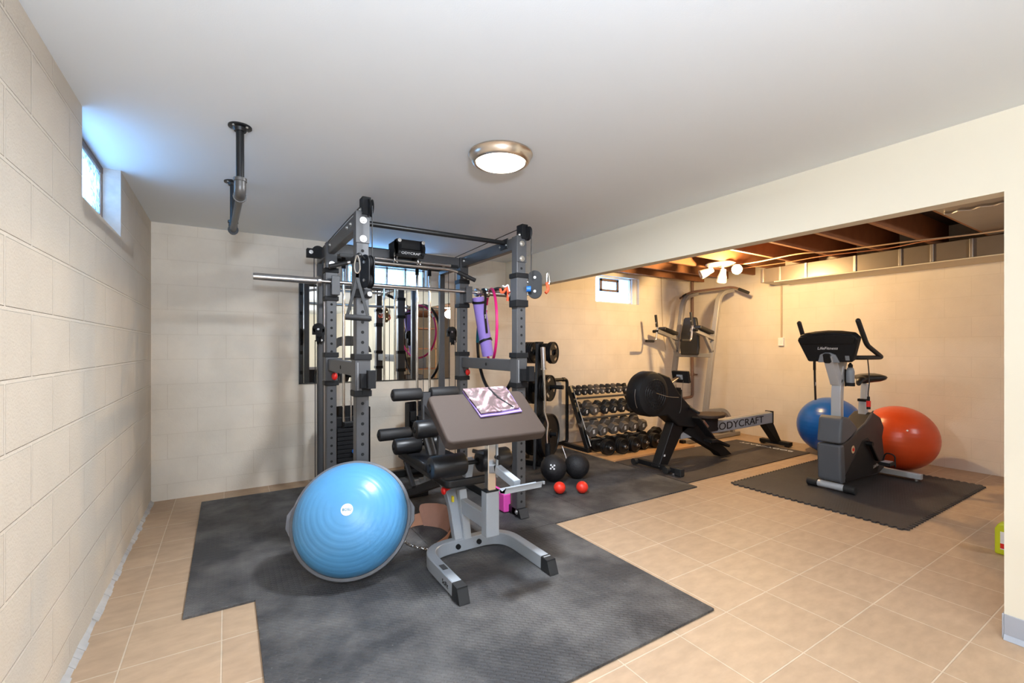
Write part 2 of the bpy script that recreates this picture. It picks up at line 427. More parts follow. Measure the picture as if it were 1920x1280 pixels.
# ------------------------------------------------------------------ the setting
XL, XR, YB, YF, XP = -.514, 6.32, 4.63, -5.5, 2.812
CZ, DZ = 2.25, 2.50
struct(MB().bb(XL-.2, XR+.2, YF-.2, YB+.2, -.1, 0).build('floor', 'tile'))
struct(MB().bb(XL-.2, XP+.05, YF-.2, YB+.2, CZ, CZ+.1).build('ceiling', 'ceiling_paint'))
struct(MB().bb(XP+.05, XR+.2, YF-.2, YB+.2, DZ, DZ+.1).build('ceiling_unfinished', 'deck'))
w = MB()
w.bb(XL-.2, XL, YF-.2, 2.577, 0, CZ); w.bb(XL-.2, XL, 3.40, YB+.2, 0, CZ); w.bb(XL-.2, XL, 2.577, 3.40, 0, 1.873)
struct(w.build('wall_left', 'block_left'))
w = MB()
w.bb(XL, 1.0, YB, YB+.2, 0, DZ); w.bb(1.0, 1.82, YB, YB+.2, 0, 1.875); w.bb(1.0, 1.82, YB, YB+.2, CZ, DZ)
w.bb(1.82, 4.244, YB, YB+.2, 0, DZ); w.bb(4.244, 5.083, YB, YB+.2, 0, 1.862); w.bb(4.244, 5.083, YB, YB+.2, 2.235, DZ)
w.bb(5.083, XR+.2, YB, YB+.2, 0, DZ)
struct(w.build('wall_back', 'block_back'))
struct(MB().bb(XR, XR+.2, YF-.2, YB, 0, DZ).build('wall_right', 'block_right'))
struct(MB().bb(XL, XR, YF-.2, YF, 0, DZ).build('wall_front', 'wall_paint'))
w = MB(); w.bb(XP, 2.907, YF, .53, 0, DZ); w.bb(XP, 2.907, .53, YB, 1.905, DZ)
struct(w.build('wall_partition', 'wall_paint'))
w = MB(); w.bb(XP-.006, XP, YF, .53, 0, .104); w.bb(XP-.006, 2.913, .53, .536, 0, .104)
w.prism([(0, 0), (-.018, 0), (-.005, .018), (0, .02)], (XP-.005, YF, 0), (1, 0, 0), (0, 0, 1), (0, .53-YF, 0))
struct(w.build('baseboard_right', 'cove', bevel=.002))
# mortar smear along the foot of the left wall
w = MB()
ys = [1.0+i*.06 for i in range(61)]
for i in range(60):
    a, b = .014+.012*random.random(), .014+.012*random.random()
    w.prism([(0, 0), (a, 0), (0, a*.9)], (XL, ys[i], .0003), (1, 0, 0), (0, 0, 1), (0, .0601, 0))
struct(w.build('trim_1', 'limescale'))
# left window
wd = struct(MB().bb(-.63, -.60, 2.577, 3.40, 1.985, 2.225).build('window_1', 'glassblock'))
f = MB(); f.bb(-.655, -.59, 2.577, 3.40, 2.215, CZ); f.bb(-.64, -.592, 3.375, 3.40, 1.97, 2.22); f.bb(-.64, -.592, 2.577, 2.60, 1.97, 2.22)
f.build('window_frame', 'oldframe', wd, bevel=.003)
f = MB(); f.prism([(0, 0), (-.19, 0), (-.19, .11), (-.085, .105)], (XL-.002, 2.577, 1.873), (1, 0, 0), (0, 0, 1), (0, .823, 0))
f.build('window_sill', 'block_left', wd)
MB().bb(-.70, XL+.001, 3.394, 3.3995, 1.873, CZ).build('plaster_jamb', 'limescale', wd)
# glass block window on the back wall
wd = MB()
for i in range(4):
    for j in range(2):
        x = 1.018+i*.1965; z = 1.885+j*.1805
        wd.bb(x+.006, x+.1905, YB+.06, YB+.14, z+.006, z+.174)
wd = struct(wd.build('window_2', 'glassblock', bevel=.008))
f = MB()
for j in range(3): f.bb(1.0, 1.82, YB+.055, YB+.14, 1.875+j*.1805, 1.892+j*.1805)
for i in range(5): f.bb(1.006+i*.1965, 1.024+i*.1965, YB+.055, YB+.14, 1.875, CZ)
f.build('mortar_grid', 'white', wd)
# small window of the unfinished side
wd = struct(MB().bb(4.27, 4.98, YB+.10, YB+.108, 1.885, 2.235).build('window_3', 'glassblock'))
f = MB()
for a in ((4.40, 4.44, 2.03, 2.21), (4.72, 4.76, 2.03, 2.21), (4.40, 4.76, 2.17, 2.21), (4.40, 4.76, 2.03, 2.06)): f.bb(a[0], a[1], YB+.08, YB+.10, a[2], a[3])
f.build('vent_frame', 'oldframe', wd, bevel=.004)
f = MB()
for a in ((4.244, 4.275, 1.862, 2.235), (4.97, 4.995, 1.862, 2.235), (4.244, 4.99, 1.862, 1.888), (4.244, 5.083, 2.215, 2.235)): f.bb(a[0], a[1], YB+.07, YB+.12, a[2], a[3])
f.build('window_frame', 'white', wd, bevel=.003)
MB().bb(4.995, 5.083, YB+.05, YB+.19, 1.862, 2.235).build('white_jamb', 'white', wd)

# joists of the unfinished ceiling
n_trim = 2
for k in range(-16, 9):
    y = 1.2+.406*k
    struct(MB().bb(2.907, XR, y-.02, y+.02, 2.265, DZ).build('trim_%d' % n_trim, 'joist', bevel=.002)); n_trim += 1
struct(MB().bb(2.907, XR, YB-.09, YB, 2.36, 2.40).build('trim_%d' % n_trim, 'joist')); n_trim += 1

# ------------------------------------------------------------------ ceiling lamp
def flush_lamp(x, y, label, cz=2.25):
    CZ = cz
    t = thing('ceiling_light', label, 'light', (x, y, CZ), 'flush ceiling lamps')
    MB().lathe([(0, 0), (.165, 0), (.168, -.008), (.160, -.016), (.158, -.024), (.150, -.040), (.146, -.046), (.136, -.050), (.128, -.046), (.128, -.02), (0, -.02)], (x, y, CZ), (x, y, CZ+1), 64).build('trim_ring', 'brass', t)
    MB().lathe([(.129, -.046), (.115, -.056), (.08, -.064), (.04, -.068), (0, -.069)], (x, y, CZ), (x, y, CZ+1), 48).build('diffuser', 'frost', t)
    return t
flush_lamp(*LAMPS[0], 'round flush ceiling lamp with brushed nickel ring above the power rack')
flush_lamp(*LAMPS[1], 'round flush ceiling lamp added for brightness behind the camera near the treadmill')
flush_lamp(*LAMPS[2], 'round flush ceiling lamp added for brightness at the far end behind the camera')

t = thing('added_uplighter', 'slim black uplighter added behind the camera to brighten the ceiling', 'lamp', (-.05, -.75, 0))  # invented fixture to carry the added ceiling fill light
MB().lathe([(0, 0), (.14, 0), (.14, .015), (.03, .03), (0, .03)], (-.05, -.75, 0), (-.05, -.75, 1), 36).build('base', 'black', t)
MB().cyl((-.05, -.75, .02), (-.05, -.75, 1.48), .012).build('pole', 'black', t)
MB().lathe([(0, 1.46), (.05, 1.47), (.17, 1.56), (.185, 1.60), (.18, 1.60), (.16, 1.565), (.05, 1.48), (0, 1.48)], (-.05, -.75, 0), (-.05, -.75, 1), 40).build('bowl_shade', 'black', t)

# spot fixture under the joists
t = thing('spotlight_fixture', 'white three-head spotlight bar under the joists, one bulb glaring at the camera', 'light', (5.07, 3.33, 2.262))
MB().lathe([(0, 0), (.16, 0), (.17, -.012), (.15, -.03), (0, -.032)], (5.07, 3.33, 2.262), (5.07, 3.33, 3), 36).build('mounting_plate', 'spotwhite', t)
def spot_head(p, d, lit):
    p = Vector(p); d = Vector(d).normalized()
    h = MB(); h.tube([(p.x, p.y, 2.235), p, p+d*.03], .012)
    h.lathe([(0, -.05), (.03, -.045), (.036, 0), (.05, .05), (.058, .11), (.055, .11), (.045, .05), (.02, .0), (0, 0)], p, p+d, 28)
    o = h.build('spot_head', 'spotwhite', t)
    b = MB(); b.sphere(p+d*.075, .043, 24, 16); b.build('bulb', 'bulb' if lit else 'spotwhite', o)
spot_head((4.98, 3.42, 2.17), (-.65, .55, -.35), False)
spot_head((5.07, 3.30, 2.14), (.25, .35, -.85), False)
spot_head((5.17, 3.20, 2.17), (-.75, -.62, -.08), True)
flush_lamp(4.6, -1.0, 'round flush ceiling lamp added to the unfinished side behind the camera', DZ-.24)

# ceiling bar made of pipe
t = thing('pipe_pull_up_bar', 'black pipe pull-up bar hung from the white ceiling at upper left', 'pull-up bar', (.043, 2.84, CZ))
A, B = (.052, 2.426), (.033, 3.26)
for x, y in (A, B):
    f = MB(); f.lathe([(0, 0), (.048, 0), (.048, -.006), (.03, -.010), (.024, -.024), (.0, -.024)], (x, y, CZ), (x, y, 3), 36)
    f.use('zinc')
    for k in range(4):
        a = PI/4+k*PI/2; f.cyl((x+.037*math.cos(a), y+.037*math.sin(a), CZ-.005), (x+.037*math.cos(a), y+.037*math.sin(a), CZ-.011), .006, seg=12)
    f.build('flange', 'blackm', t)
    MB().cyl((x, y, CZ-.02), (x, y, 1.99), .0165).build('drop_pipe', 'blackm', t)
    d = 1 if y < 3 else -1
    e = MB(); e.tube(fillet([(x, y, 2.01), (x, y, 1.945), (x, y+.06*d, 1.945)], .045), .024); e.cyl((x, y, 2.012), (x, y, 1.998), .028); e.cyl((x, y+.05*d, 1.945), (x, y+.064*d, 1.945), .028)
    e.build('elbow', 'pipegrey' if y < 3 else 'blackm', t)
MB().tube([(A[0], A[1]+.05, 1.945), (B[0], B[1]-.05, 1.945)], .0165).build('cross_pipe', 'pipegrey', t)

# ------------------------------------------------------------------ duct, wires, pipes, switch
t = thing('air_duct', 'long rectangular galvanised duct along the right wall under the joists', 'duct', (6.1, 1, 2.075))
MB().bb(5.886, XR-.002, -3.3, 3.30, 2.080, 2.258).build('duct_body', 'ducts', t, bevel=.004)
MB().bb(5.87, XR-.002, -3.3, 3.12, 2.070, 2.0795).build('bottom_panel', 'wall_paint', t, bevel=.001)
for y in (3.27, 3.05, 2.75, 2.25, 1.85, 1.60, 1.32, .6, -.3):
    MB().bb(5.872, 5.886, y-.012, y+.012, 2.082, 2.256).build('duct_seam', 'zinc', t, bevel=.002)
t = thing('sheet_metal_pan', 'shiny sheet metal pan nailed under the joists at upper right', 'duct', (4.4, .78, 2.255))
p = MB(); p.bb(2.93, 5.84, .385, 1.195, 2.258, 2.262)
p.bb(2.93, 5.84, .79, .80, 2.254, 2.258)
p.build('pan_sheet', 'ducts', t)
MB().tube([(4.6+.02*math.sin(i*1.1), 1.18-.02*i, 2.25) for i in range(30)], .006, 8).build('seam_tape', 'zinc', t)
def wire(name, pts, r, m, label, cat):
    P = [Vector(p) for p in pts]; out = []
    for i in range(len(P)-1):
        p0, p1, p2, p3 = P[max(0, i-1)], P[i], P[i+1], P[min(len(P)-1, i+2)]
        for k in range(6):
            t = k/6; out.append(.5*((2*p1)+(p2-p0)*t+(2*p0-5*p1+4*p2-p3)*t*t+(-p0+3*p1-3*p2+p3)*t**3))
    out.append(P[-1])
    return tag(MB().tube(out, r, 8).build(name, m), label, cat)
wire('electrical_cable', [(5.02, 3.5, 2.25), (5.25, 3.1, 2.24), (5.22, 2.52, 2.25), (5.35, 2.2, 2.24), (5.42, 1.65, 2.235), (5.6, 1.2, 2.24), (5.7, .6, 2.25)], .007, 'wire', 'cream cable sagging under the joists in front of the duct', 'cable')
wire('electrical_cable', [(5.5, 3.35, 2.24), (5.62, 2.9, 2.25), (5.55, 2.4, 2.245), (5.7, 1.9, 2.25), (5.62, 1.5, 2.25), (5.75, .7, 2.25)], .005, 'rust', 'thin orange-brown cable running beside the top of the duct', 'cable')
t = thing('wall_switch', 'small white switch box at the foot of a conduit on the right wall', 'switch', (XR, 3.255, 1.31))
MB().bb(XR-.035, XR, 3.22, 3.29, 1.265, 1.375).build('switch_box', 'white', t, bevel=.004)
MB().bb(XR-.04, XR-.035, 3.245, 3.265, 1.30, 1.34).build('toggle', 'white', t, bevel=.002)
MB().cyl((XR-.012, 3.255, 1.375), (XR-.012, 3.255, 2.07), .010).build('conduit', 'conduit', t)
t = thing('drain_pipe', 'brown vertical pipe in the far corner ending in a valve by the floor', 'pipe', (6.22, 4.55, .4))
p = MB(); p.tube(fillet([(6.22, 4.57, 2.36), (6.22, 4.57, .47), (5.85, 4.57, .44)], .05), .022); p.build('pipe_run', 'pvc', t)
p = MB(); p.cyl((6.22, 4.57, .80), (6.22, 4.57, .84), .03); p.cyl((6.22, 4.54, .82), (6.22, 4.48, .82), .012); p.build('valve', 'pvc', t)
p = MB(); p.cyl((5.82, 4.54, .44), (5.82, 4.54, .60), .075); p.cyl((5.82, 4.54, .60), (5.82, 4.54, .63), .055); p.build('pump_cap', 'black', t, bevel=.004)
MB().tube([(5.82, 4.56, .62), (5.80, 4.58, .9), (5.81, 4.60, 1.3)], .004, 6).build('pump_wire', 'cable', t)
MB().tube([(5.82, 4.54, .45), (5.82, 4.54, .0)], .03).build('standpipe', 'pvc', t)
wire('thin_wall_wire', [(5.55, 4.622, 2.34), (5.57, 4.622, 1.9), (5.60, 4.622, 1.5), (5.66, 4.622, 1.2)], .003, 'conduit', 'thin wire hanging down the lit back wall left of the corner', 'wire')
t = thing('wall_pipe_loop', 'black pipe bent into a rectangle against the back wall beside the dumbbell rack', 'pipe', (3.45, 4.5, 0))
p = MB(); p.tube(fillet([(2.95, 4.56, .835), (3.69, 4.56, .835), (3.69, 4.56, .03), (3.0, 4.56, .03)], .05), .021)
p.build('bent_pipe', 'blackm', t)
for q in ((3.69, 4.56, .835), (3.69, 4.56, .03)):
    MB().cyl((q[0]-.075, q[1], q[2]), (q[0]-.04, q[1], q[2]), .027).build('pipe_collar', 'blackm', t)

# mirror
t = thing('wall_mirror', 'large frameless wall mirror behind the power rack', 'mirror', (1.33, YB, .9))
MB().bb(.575, 2.088, YB-.012, YB-.006, .908, 1.838).build('mirror_glass', 'mirror', t)
f = MB(); f.bb(.566, .5755, YB-.014, YB-.001, .905, 1.84); f.bb(.566, 2.09, YB-.014, YB-.001, .900, .9085); f.bb(.566, 2.09, YB-.0058, YB-.001, .9, 1.84)
f.build('mirror_edge', 'blackm', t)

# ------------------------------------------------------------------ mats
def flat(name, m, x0, x1, y0, y1, z, label, group=None, cat='mat', holes=0):
    return tag(MB().bb(x0, x1, y0, y1, z[0], z[1]).build(name, m, bevel=.002), label, cat, group)
G = 'black diamond-plate rubber mats'
flat('rubber_mat', 'gymmat', -.170, 1.062, 2.545, 4.385, (0, .012), 'black diamond-plate rubber mat nearest the left wall, under the left of the rack', G)
flat('rubber_mat', 'gymmat', 1.065, 2.297, 2.545, 4.385, (0, .012), 'black diamond-plate rubber mat under the right post of the rack', G)
flat('rubber_mat', 'gymmat', 2.300, 3.532, 2.545, 4.385, (0, .012), 'black diamond-plate rubber mat under the black balls and weight tree', G)
flat('rubber_mat', 'gymmat', .118, 1.945, 1.310, 2.542, (0, .012), 'black diamond-plate rubber mat at the front, under the bench feet', G)
t = thing('rower_mat', 'brown-black rubber mat with white lettering under the rowing machine', 'mat', (4.7, 3.1, 0))
MB().bb(3.56, 5.80, 2.665, 3.575, 0, .010).build('mat_sheet', 'rowmat', t, bevel=.002)
text('mat_lettering', 'BODYCRAFT', .075, 'white', t, (5.68, 3.12, .0105), (0, 1, 0), (-1, 0, 0), sx=1.5)
# puzzle-edged mat
x0, x1, y0, y1 = 3.90, 5.70, 1.205, 2.44
def teeth(a, b, n):
    out = []; st = (b-a)/n
    for i in range(n):
        out += [(a+st*(i+.0), 0), (a+st*(i+.12), 1), (a+st*(i+.5), 1.15), (a+st*(i+.62), 1), (a+st*(i+.74), 0)]
    return out
pts = []
h = .022
pts += [(x, y0-h*k) for x, k in teeth(x0, x1, 36)]
pts += [(x1+h*k, y) for y, k in teeth(y0, y1, 25)]
pts += [(x, y1+h*k) for x, k in reversed(teeth(x0, x1, 36))]
pts += [(x0-h*k, y) for y, k in reversed(teeth(y0, y1, 25))]
tag(MB().prism(pts, (0, 0, 0), (1, 0, 0), (0, 1, 0), (0, 0, .012)).build('puzzle_mat', 'bikemat'), 'black puzzle-edged rubber mat under the exercise bike', 'mat')
t = thing('plywood_board', 'bare plywood board on the floor under the dumbbell rack', 'board', (4.2, 4.0, 0))
MB().bb(3.52, 4.95, 3.60, 4.46, .0, .022).build('sheet', 'wood', t, bevel=.002)

# ------------------------------------------------------------------ power rack
X1, X2, Y1, Y2 = .685, 1.815, 2.803, 3.748
PW = .075
t = rk = thing('power_rack', 'tall charcoal power rack with cable pulleys and weight stacks in front of the mirror', 'power rack', (1.25, 3.3, .012))
def bolts(mb, pts, n, r=.013, m='zinc'):
    mb.use(m); n = Vector(n)
    for p in pts:
        p = Vector(p); mb.cyl(p, p+n*.003, r*1.25, seg=20); mb.cyl(p+n*.003, p+n*.011, r*.72, seg=6)
for X in (X1, X2):
    for Y in (Y1, Y2):
        u = MB(); u.beam([(X, Y, .014), (X, Y, 2.05)], PW, PW)
        u.use('hole')
        z = .12
        while z < 1.95:
            u.cyl((X, Y-PW/2+.001, z), (X, Y-PW/2-.0006, z), .0095, seg=14)
            z += .0605
        u.build('upright', 'rack', t)
        # upper plate with two large bolts
        b = MB(); b.bb(X-.040, X+.040, Y-PW/2-.006, Y-PW/2, 1.86 if Y == Y1 else 1.87, 2.046)
        bolts(b, [(X+.002, Y-PW/2-.006, 1.885), (X+.002, Y-PW/2-.006, 1.995)], (0, -1, 0), .017)
        b.build('corner_plate', 'rack', t, bevel=.002)
for X in (X1, X2):
    b = MB(); b.beam([(X, Y1+PW/2, 2.005), (X, 4.22, 2.005)], .05, .09)
    s = -1 if X == X1 else 1
    bolts(b, [(X-.0255, y, 2.01) for y in (2.95, 3.05, 3.62)] if s < 0 else [(X-.0255, y, 2.01) for y in (2.93, 3.02, 3.66)], (-1, 0, 0), .011)
    b.build('top_side_beam', 'rack', t)
    b = MB(); b.beam([(X, 2.745, .045), (X, 4.25, .045)], .075, .06); b.prism([(0, 0), (0, .06), (-.03, .0)], (X-.0375, 2.745, .015), (0, 1, 0), (0, 0, 1), (.075, 0, 0))
    bolts(b, [(X-.04, 2.77, .05)], (-1, 0, 0), .014)
    b.build('floor_rail', 'blackm', t, bevel=.003)
    # rear short posts that hold the stacks
    MB().beam([(X, 4.215, .075), (X, 4.215, 1.96)], .05, .05).build('rear_post', 'rack', t)
    # side safety beam and its four sleeves
    b = MB(); b.beam([(X+(.0 if s < 0 else 0), Y1+.05, 1.107), (X, Y2-.05, 1.107)], .055, .088)
    b.use('hole'); b.cyl((X-.029, 3.25, 1.105), (X-.0245, 3.25, 1.105), .014, seg=6)
    b.build('safety_beam', 'rack', t)
    for Y in (Y1, Y2):
        b = MB(); b.bb(X-.045, X+.045, Y-.045, Y+.045, .965, 1.185)
        b.build('sleeve', 'rack', t, bevel=.003)
        for zz in ((1.165, 1.202), (.948, .985)): MB().bb(X-.052, X+.052, Y-.052, Y+.052, *zz).build('sleeve_collar', 'black', t, bevel=.004)
    k = MB(); k.cyl((X+.01, Y2-.045, 1.02), (X+.01, Y2-.075, 1.02), .010); k.use('red'); k.sphere((X+.012, Y2-.09, 1.02), .022, 20, 12, (1, .8, 1.3)); k.build('pull_pin', 'blackm', t)
    # front hook on the lower front sleeve
    b = MB(); b.bb(X-.02, X+.05, Y1-.085, Y1-.047, 1.0, 1.085); b.bb(X+.01, X+.055, Y1-.125, Y1-.085, 1.0, 1.105); b.bb(X-.005, X+.045, Y1-.055, Y1-.044, .965, 1.0)
    b.use('white'); b.bb(X-.03, X-.0285, Y1-.0465, Y1-.0455, .985, 1.15)
    b.build('spotter_hook', 'black', t, bevel=.003)
    # j-cup on the rear post, bar height 1.74
    b = MB(); b.bb(X-.045, X+.045, Y2-.045, Y2+.045, 1.62, 1.84); b.build('sleeve', 'rack', t, bevel=.003)
    for zz in ((1.815, 1.852), (1.60, 1.635)): MB().bb(X-.052, X+.052, Y2-.052, Y2+.052, *zz).build('sleeve_collar', 'black', t, bevel=.004)
    xo = .018
    b = MB(); b.bb(X-.03+xo, X+.03+xo, Y2-.098, Y2-.045, 1.64, 1.724); b.bb(X-.03+xo, X+.03+xo, Y2-.112, Y2-.096, 1.64, 1.785)
    b.build('j_cup', 'rack', t, bevel=.003)
# front pull-up bar
b = MB(); b.tube([(X1+.02, 2.965, 2.035), (X2-.02, 2.965, 2.035)], .017)
b.build('pull_up_bar', 'blackm', t)
for X, s in ((X1, 1), (X2, -1)):
    MB().bb(X+s*.024, X+s*.032, 2.91, 3.02, 1.985, 2.06).build('bar_bracket', 'blackm', t, bevel=.002)
# rear cross beams
MB().beam([(X1+.04, Y2, 2.005), (X2-.04, Y2, 2.005)], .05, .085).build('rear_top_beam', 'rack', t)
b = MB(); b.beam([(X1, 4.215, 2.03), (X2, 4.215, 2.03)], .05, .07); b.build('stack_top_beam', 'blackm', t)
MB().beam([(X1, 4.215, .05), (X2, 4.215, .05)], .05, .06).build('stack_bottom_beam', 'blackm', t)
b = MB(); b.bb(X1+.06, X2-.06, Y2-.04, Y2-.028, 1.945, 1.975)
bolts(b, [(X2-.20, Y2-.04, 1.96), (X1+.2, Y2-.04, 1.96)], (0, -1, 0), .014); b.build('lower_cross_plate', 'blackm', t, bevel=.002)
text('maker_lettering', 'BODYCRAFT', .026, 'white', t, (1.25, 3.5185, 1.992), (1, 0, 0), (0, 0, 1), sx=1.3)
# grey multi-grip strip under the rear beam
b = MB(); b.tube([(1.0, 3.66, 1.955), (1.66, 3.66, 1.955)], .012); b.build('grey_rod', 'steel', t)
# centre pulley block
b = MB(); b.bb(1.14, 1.36, 3.54, 3.60, 2.03, 2.105); b.prism([(0, 0), (.03, .03), (.16, .03), (.16, 0)], (1.15, 3.60, 2.06), (1, 0, 0), (0, 1, 0), (0, 0, .04))
b.bb(1.14, 1.165, 3.50, 3.75, 1.98, 2.10); b.bb(1.335, 1.36, 3.50, 3.75, 1.98, 2.10)
bolts(b, [(1.152, 3.499, 2.085), (1.348, 3.499, 2.085)], (0, -1, 0), .012)
b.cur = 0; b.bb(1.14, 1.36, 3.52, 3.545, 1.965, 2.02)
b.build('pulley_block', 'black', t, bevel=.004)
for x in (1.152, 1.348):
    b = MB(); b.lathe([(0, -.012), (.045, -.012), (.036, 0), (.045, .012), (0, .012)], (x, 3.53, 2.03), (x+1, 3.53, 2.03), 32); b.build('pulley_wheel', 'black', t)
# front top pulleys and brackets
for X, s in ((X1, 1), (X2, 1)):
    b = MB(); b.bb(X-.005, X+.045, Y1-.055, Y1+.02, 2.03, 2.135)
    bolts(b, [(X-.006, Y1-.02, 2.06)], (-1, 0, 0), .011)
    b.build('pulley_bracket', 'black', t, bevel=.004)
    b = MB(); b.lathe([(0, -.011), (.052, -.011), (.043, 0), (.052, .011), (0, .011)], (X+.038, Y1-.055, 2.07), (X+1.038, Y1-.055, 2.07), 36); b.build('pulley_wheel', 'black', t)
    MB().tube([(X+.038, Y1-.107, 2.07), (X+.038, Y1-.107, 1.76)], .0035, 8).build('cable', 'cable', t)
    MB().tube([(X+.025, Y1, 2.12), (X+.01, Y1+.4, 2.105), (X+.0, 4.1, 2.08)], .0035, 8).build('cable', 'cable', t)
    # adjustable pulley carriage
    b = MB(); b.bb(X-.045, X+.045, Y1-.045, Y1+.045, 1.58, 1.765); b.build('sleeve', 'rack', t, bevel=.003)
    for zz in ((1.745, 1.780), (1.535, 1.585)): MB().bb(X-.052, X+.052, Y1-.052, Y1+.052, *zz).build('sleeve_collar', 'black', t, bevel=.004)
# left carriage cheeks point at the room, right carriage turned outwards
def cheeks(c, n, zt, zb, w=.042):
    n = Vector(n).normalized(); a = Vector((-n.y, n.x, 0)); c = Vector(c)
    prof = []
    for k in range(13): prof.append((w*math.cos(PI*k/12), zt-w+w*math.sin(PI*k/12)))
    for k in range(13): prof.append((-w*math.cos(PI*k/12), zb+w-w*math.sin(PI*k/12)))
    b = MB()
    for s in (-1, 1):
        o = c+a*(.017*s-.003)
        b.prism(prof, o, n, (0, 0, 1), a*.006)
    for z in (zt-w, zb+w):
        b.lathe([(0, -.009), (w*.93, -.009), (w*.75, 0), (w*.93, .009), (0, .009)], c+Vector((0, 0, z)), c+Vector((0, 0, z))+a, 28)
    b.use('zinc')
    for s in (-1, 1):
        for z in (zt-w, zb+w):
            o = c+a*(.020*s)+Vector((0, 0, z)); b.cyl(o, o+a*s*.006, .009, seg=12)
    return b.build('pulley_carriage', 'black', t)
cheeks((X1+.012, Y1-.10, 0), (.35, -1, 0), 1.78, 1.585, .045)
cheeks((X2+.11, Y1-.05, 0), (.8, -.6, 0), 1.805, 1.60, .052)
b = MB()
for z in (1.63, 1.72): b.cyl((X2+.045, Y1-.02, z), (X2+.08, Y1-.04, z), .008, seg=10)
b.use('blueknob'); b.cyl((X2+.035, Y1-.05, 1.665), (X2+.062, Y1-.065, 1.665), .022, seg=20)
b.build('carriage_pin', 'zinc', t)
for x, y, z in ((X1+.03, Y1-.055, 1.555),):
    b = MB(); b.cyl((x, y, z), (x, y-.03, z), .014, seg=16); b.build('carriage_knob', 'zinc', t)
# weight stacks
for sx in (.915, 1.575):
    st = MB()
    for i in range(12):
        z = .125+i*.036
        st.bb(sx-.125, sx+.125, 4.03, 4.16, z, z+.0325)
    so = st.build('weight_stack', 'black', t, bevel=.003, segs=1)
    tp = MB(); tp.bb(sx-.07, sx+.07, 4.03, 4.16, .56, .605); tp.bb(sx-.125, sx+.125, 4.10, 4.18, .555, .64); tp.build('top_plate', 'iron', so, bevel=.006)
    for i in range(12):
        text('stack_number', str(12-i), .026, 'white', so, (sx+.03 if sx < 1 else sx-.03, 4.029, .141+i*.036), (1, 0, 0), (0, 0, 1))
    b = MB(); b.cyl((sx, 4.03, .36), (sx, 3.99, .36), .006, seg=10); b.use('blueknob'); b.sphere((sx, 3.985, .36), .018, 20, 12); b.build('selector_pin', 'steel', so)
    for x in (sx-.062, sx+.062):
        MB().cyl((x, 4.09, .10), (x, 4.09, 2.03), .0125).build('guide_rod', 'chrome', t)
        b = MB(); b.cyl((x, 4.09, 1.92), (x, 4.09, 2.03), .017); b.build('rod_cap', 'black', t)
    MB().cyl((sx, 4.09, .6), (sx, 4.09, .78), .007).build('selector_stem', 'steel', t)
    MB().tube([(sx, 4.09, .78), (sx, 4.09, 1.90)], .0035, 8).build('cable', 'cable', t)
    MB().bb(sx-.15, sx+.15, 4.03, 4.20, .09, .12).build('stack_foot', 'black', t, bevel=.003)
    # half-round shroud behind each stack
    n = 14; o = []; i_ = []
    for k in range(n+1):
        a = PI*k/n; o.append((.155*math.cos(a), .06+.10*math.sin(a))); i_.append((.150*math.cos(a), .06+.095*math.sin(a)))
    poly = [(.155, -.04)]+o+[(-.155, -.04), (-.150, -.04)]+list(reversed(i_))+[(.150, -.04)]
    MB().prism(poly, (sx, 4.09, .12), (1, 0, 0), (0, 1, 0), (0, 0, .60)).build('stack_shroud', 'black', t)
# outer floating pulleys and their cables
for X, s in ((X1-.045, -1), (X2+.02, 1)):
    yy = 4.02
    b = MB(); b.bb(X-.028, X+.028, yy-.018, yy+.018, 1.345, 1.40); b.lathe([(0, -.016), (.046, -.016), (.046, .016), (0, .016)], (X, yy, 1.395), (X, yy-1, 1.395), 28)
    b.bb(X-.046, X+.046, yy-.016, yy+.016, 1.345, 1.395)
    b.lathe([(0, -.016), (.038, -.016), (.030, 0), (.038, .016), (0, .016)], (X+.01, yy, 1.30), (X+1, yy-.4, 1.30), 28); b.bb(X-.02, X+.045, yy-.012, yy+.012, 1.29, 1.35)
    b.use('zinc'); b.cyl((X-.005, yy-.017, 1.39), (X-.005, yy-.024, 1.39), .009, seg=12); b.cyl((X+.02, yy-.014, 1.30), (X+.02, yy-.026, 1.30), .009, seg=12)
    b.build('floating_pulley', 'black', t)
    for dx, z0, z1 in ((-.033, 1.40, 2.0), (.035, 1.40, 2.0), (-.025, .08, 1.30), (.038, .08, 1.30)):
        MB().tube([(X+dx, yy, z0), (X+dx, yy, z1)], .0035, 8).build('cable', 'cable', t)
    if s < 0: MB().cyl((X+.055, yy+.05, .08), (X+.055, yy+.05, 1.9), .008).build('guide_tube', 'steel', t)
    b = MB(); b.bb(X-.09, X+.04, yy-.03, yy+.03, 1.975, 2.045) if s < 0 else b.bb(X-.04, X+.09, yy-.03, yy+.03, 1.975, 2.045)
    b.lathe([(0, -.012), (.05, -.012), (.04, 0), (.05, .012), (0, .012)], (X, yy+.02, 2.03), (X, yy-1, 2.03), 28)
    bolts(b, [(X-.06 if s < 0 else X+.06, yy-.03, 2.015)], (0, -1, 0), .013)
    b.build('outer_pulley', 'black', t, bevel=.003)
# low pulley at the back centre
b = MB(); b.lathe([(0, -.012), (.05, -.012), (.04, 0), (.05, .012), (0, .012)], (1.05, 4.0, .11), (2.05, 4.0, .11), 28); b.bb(1.03, 1.07, 3.97, 4.2, .07, .12)
b.build('pulley_wheel', 'black', t)

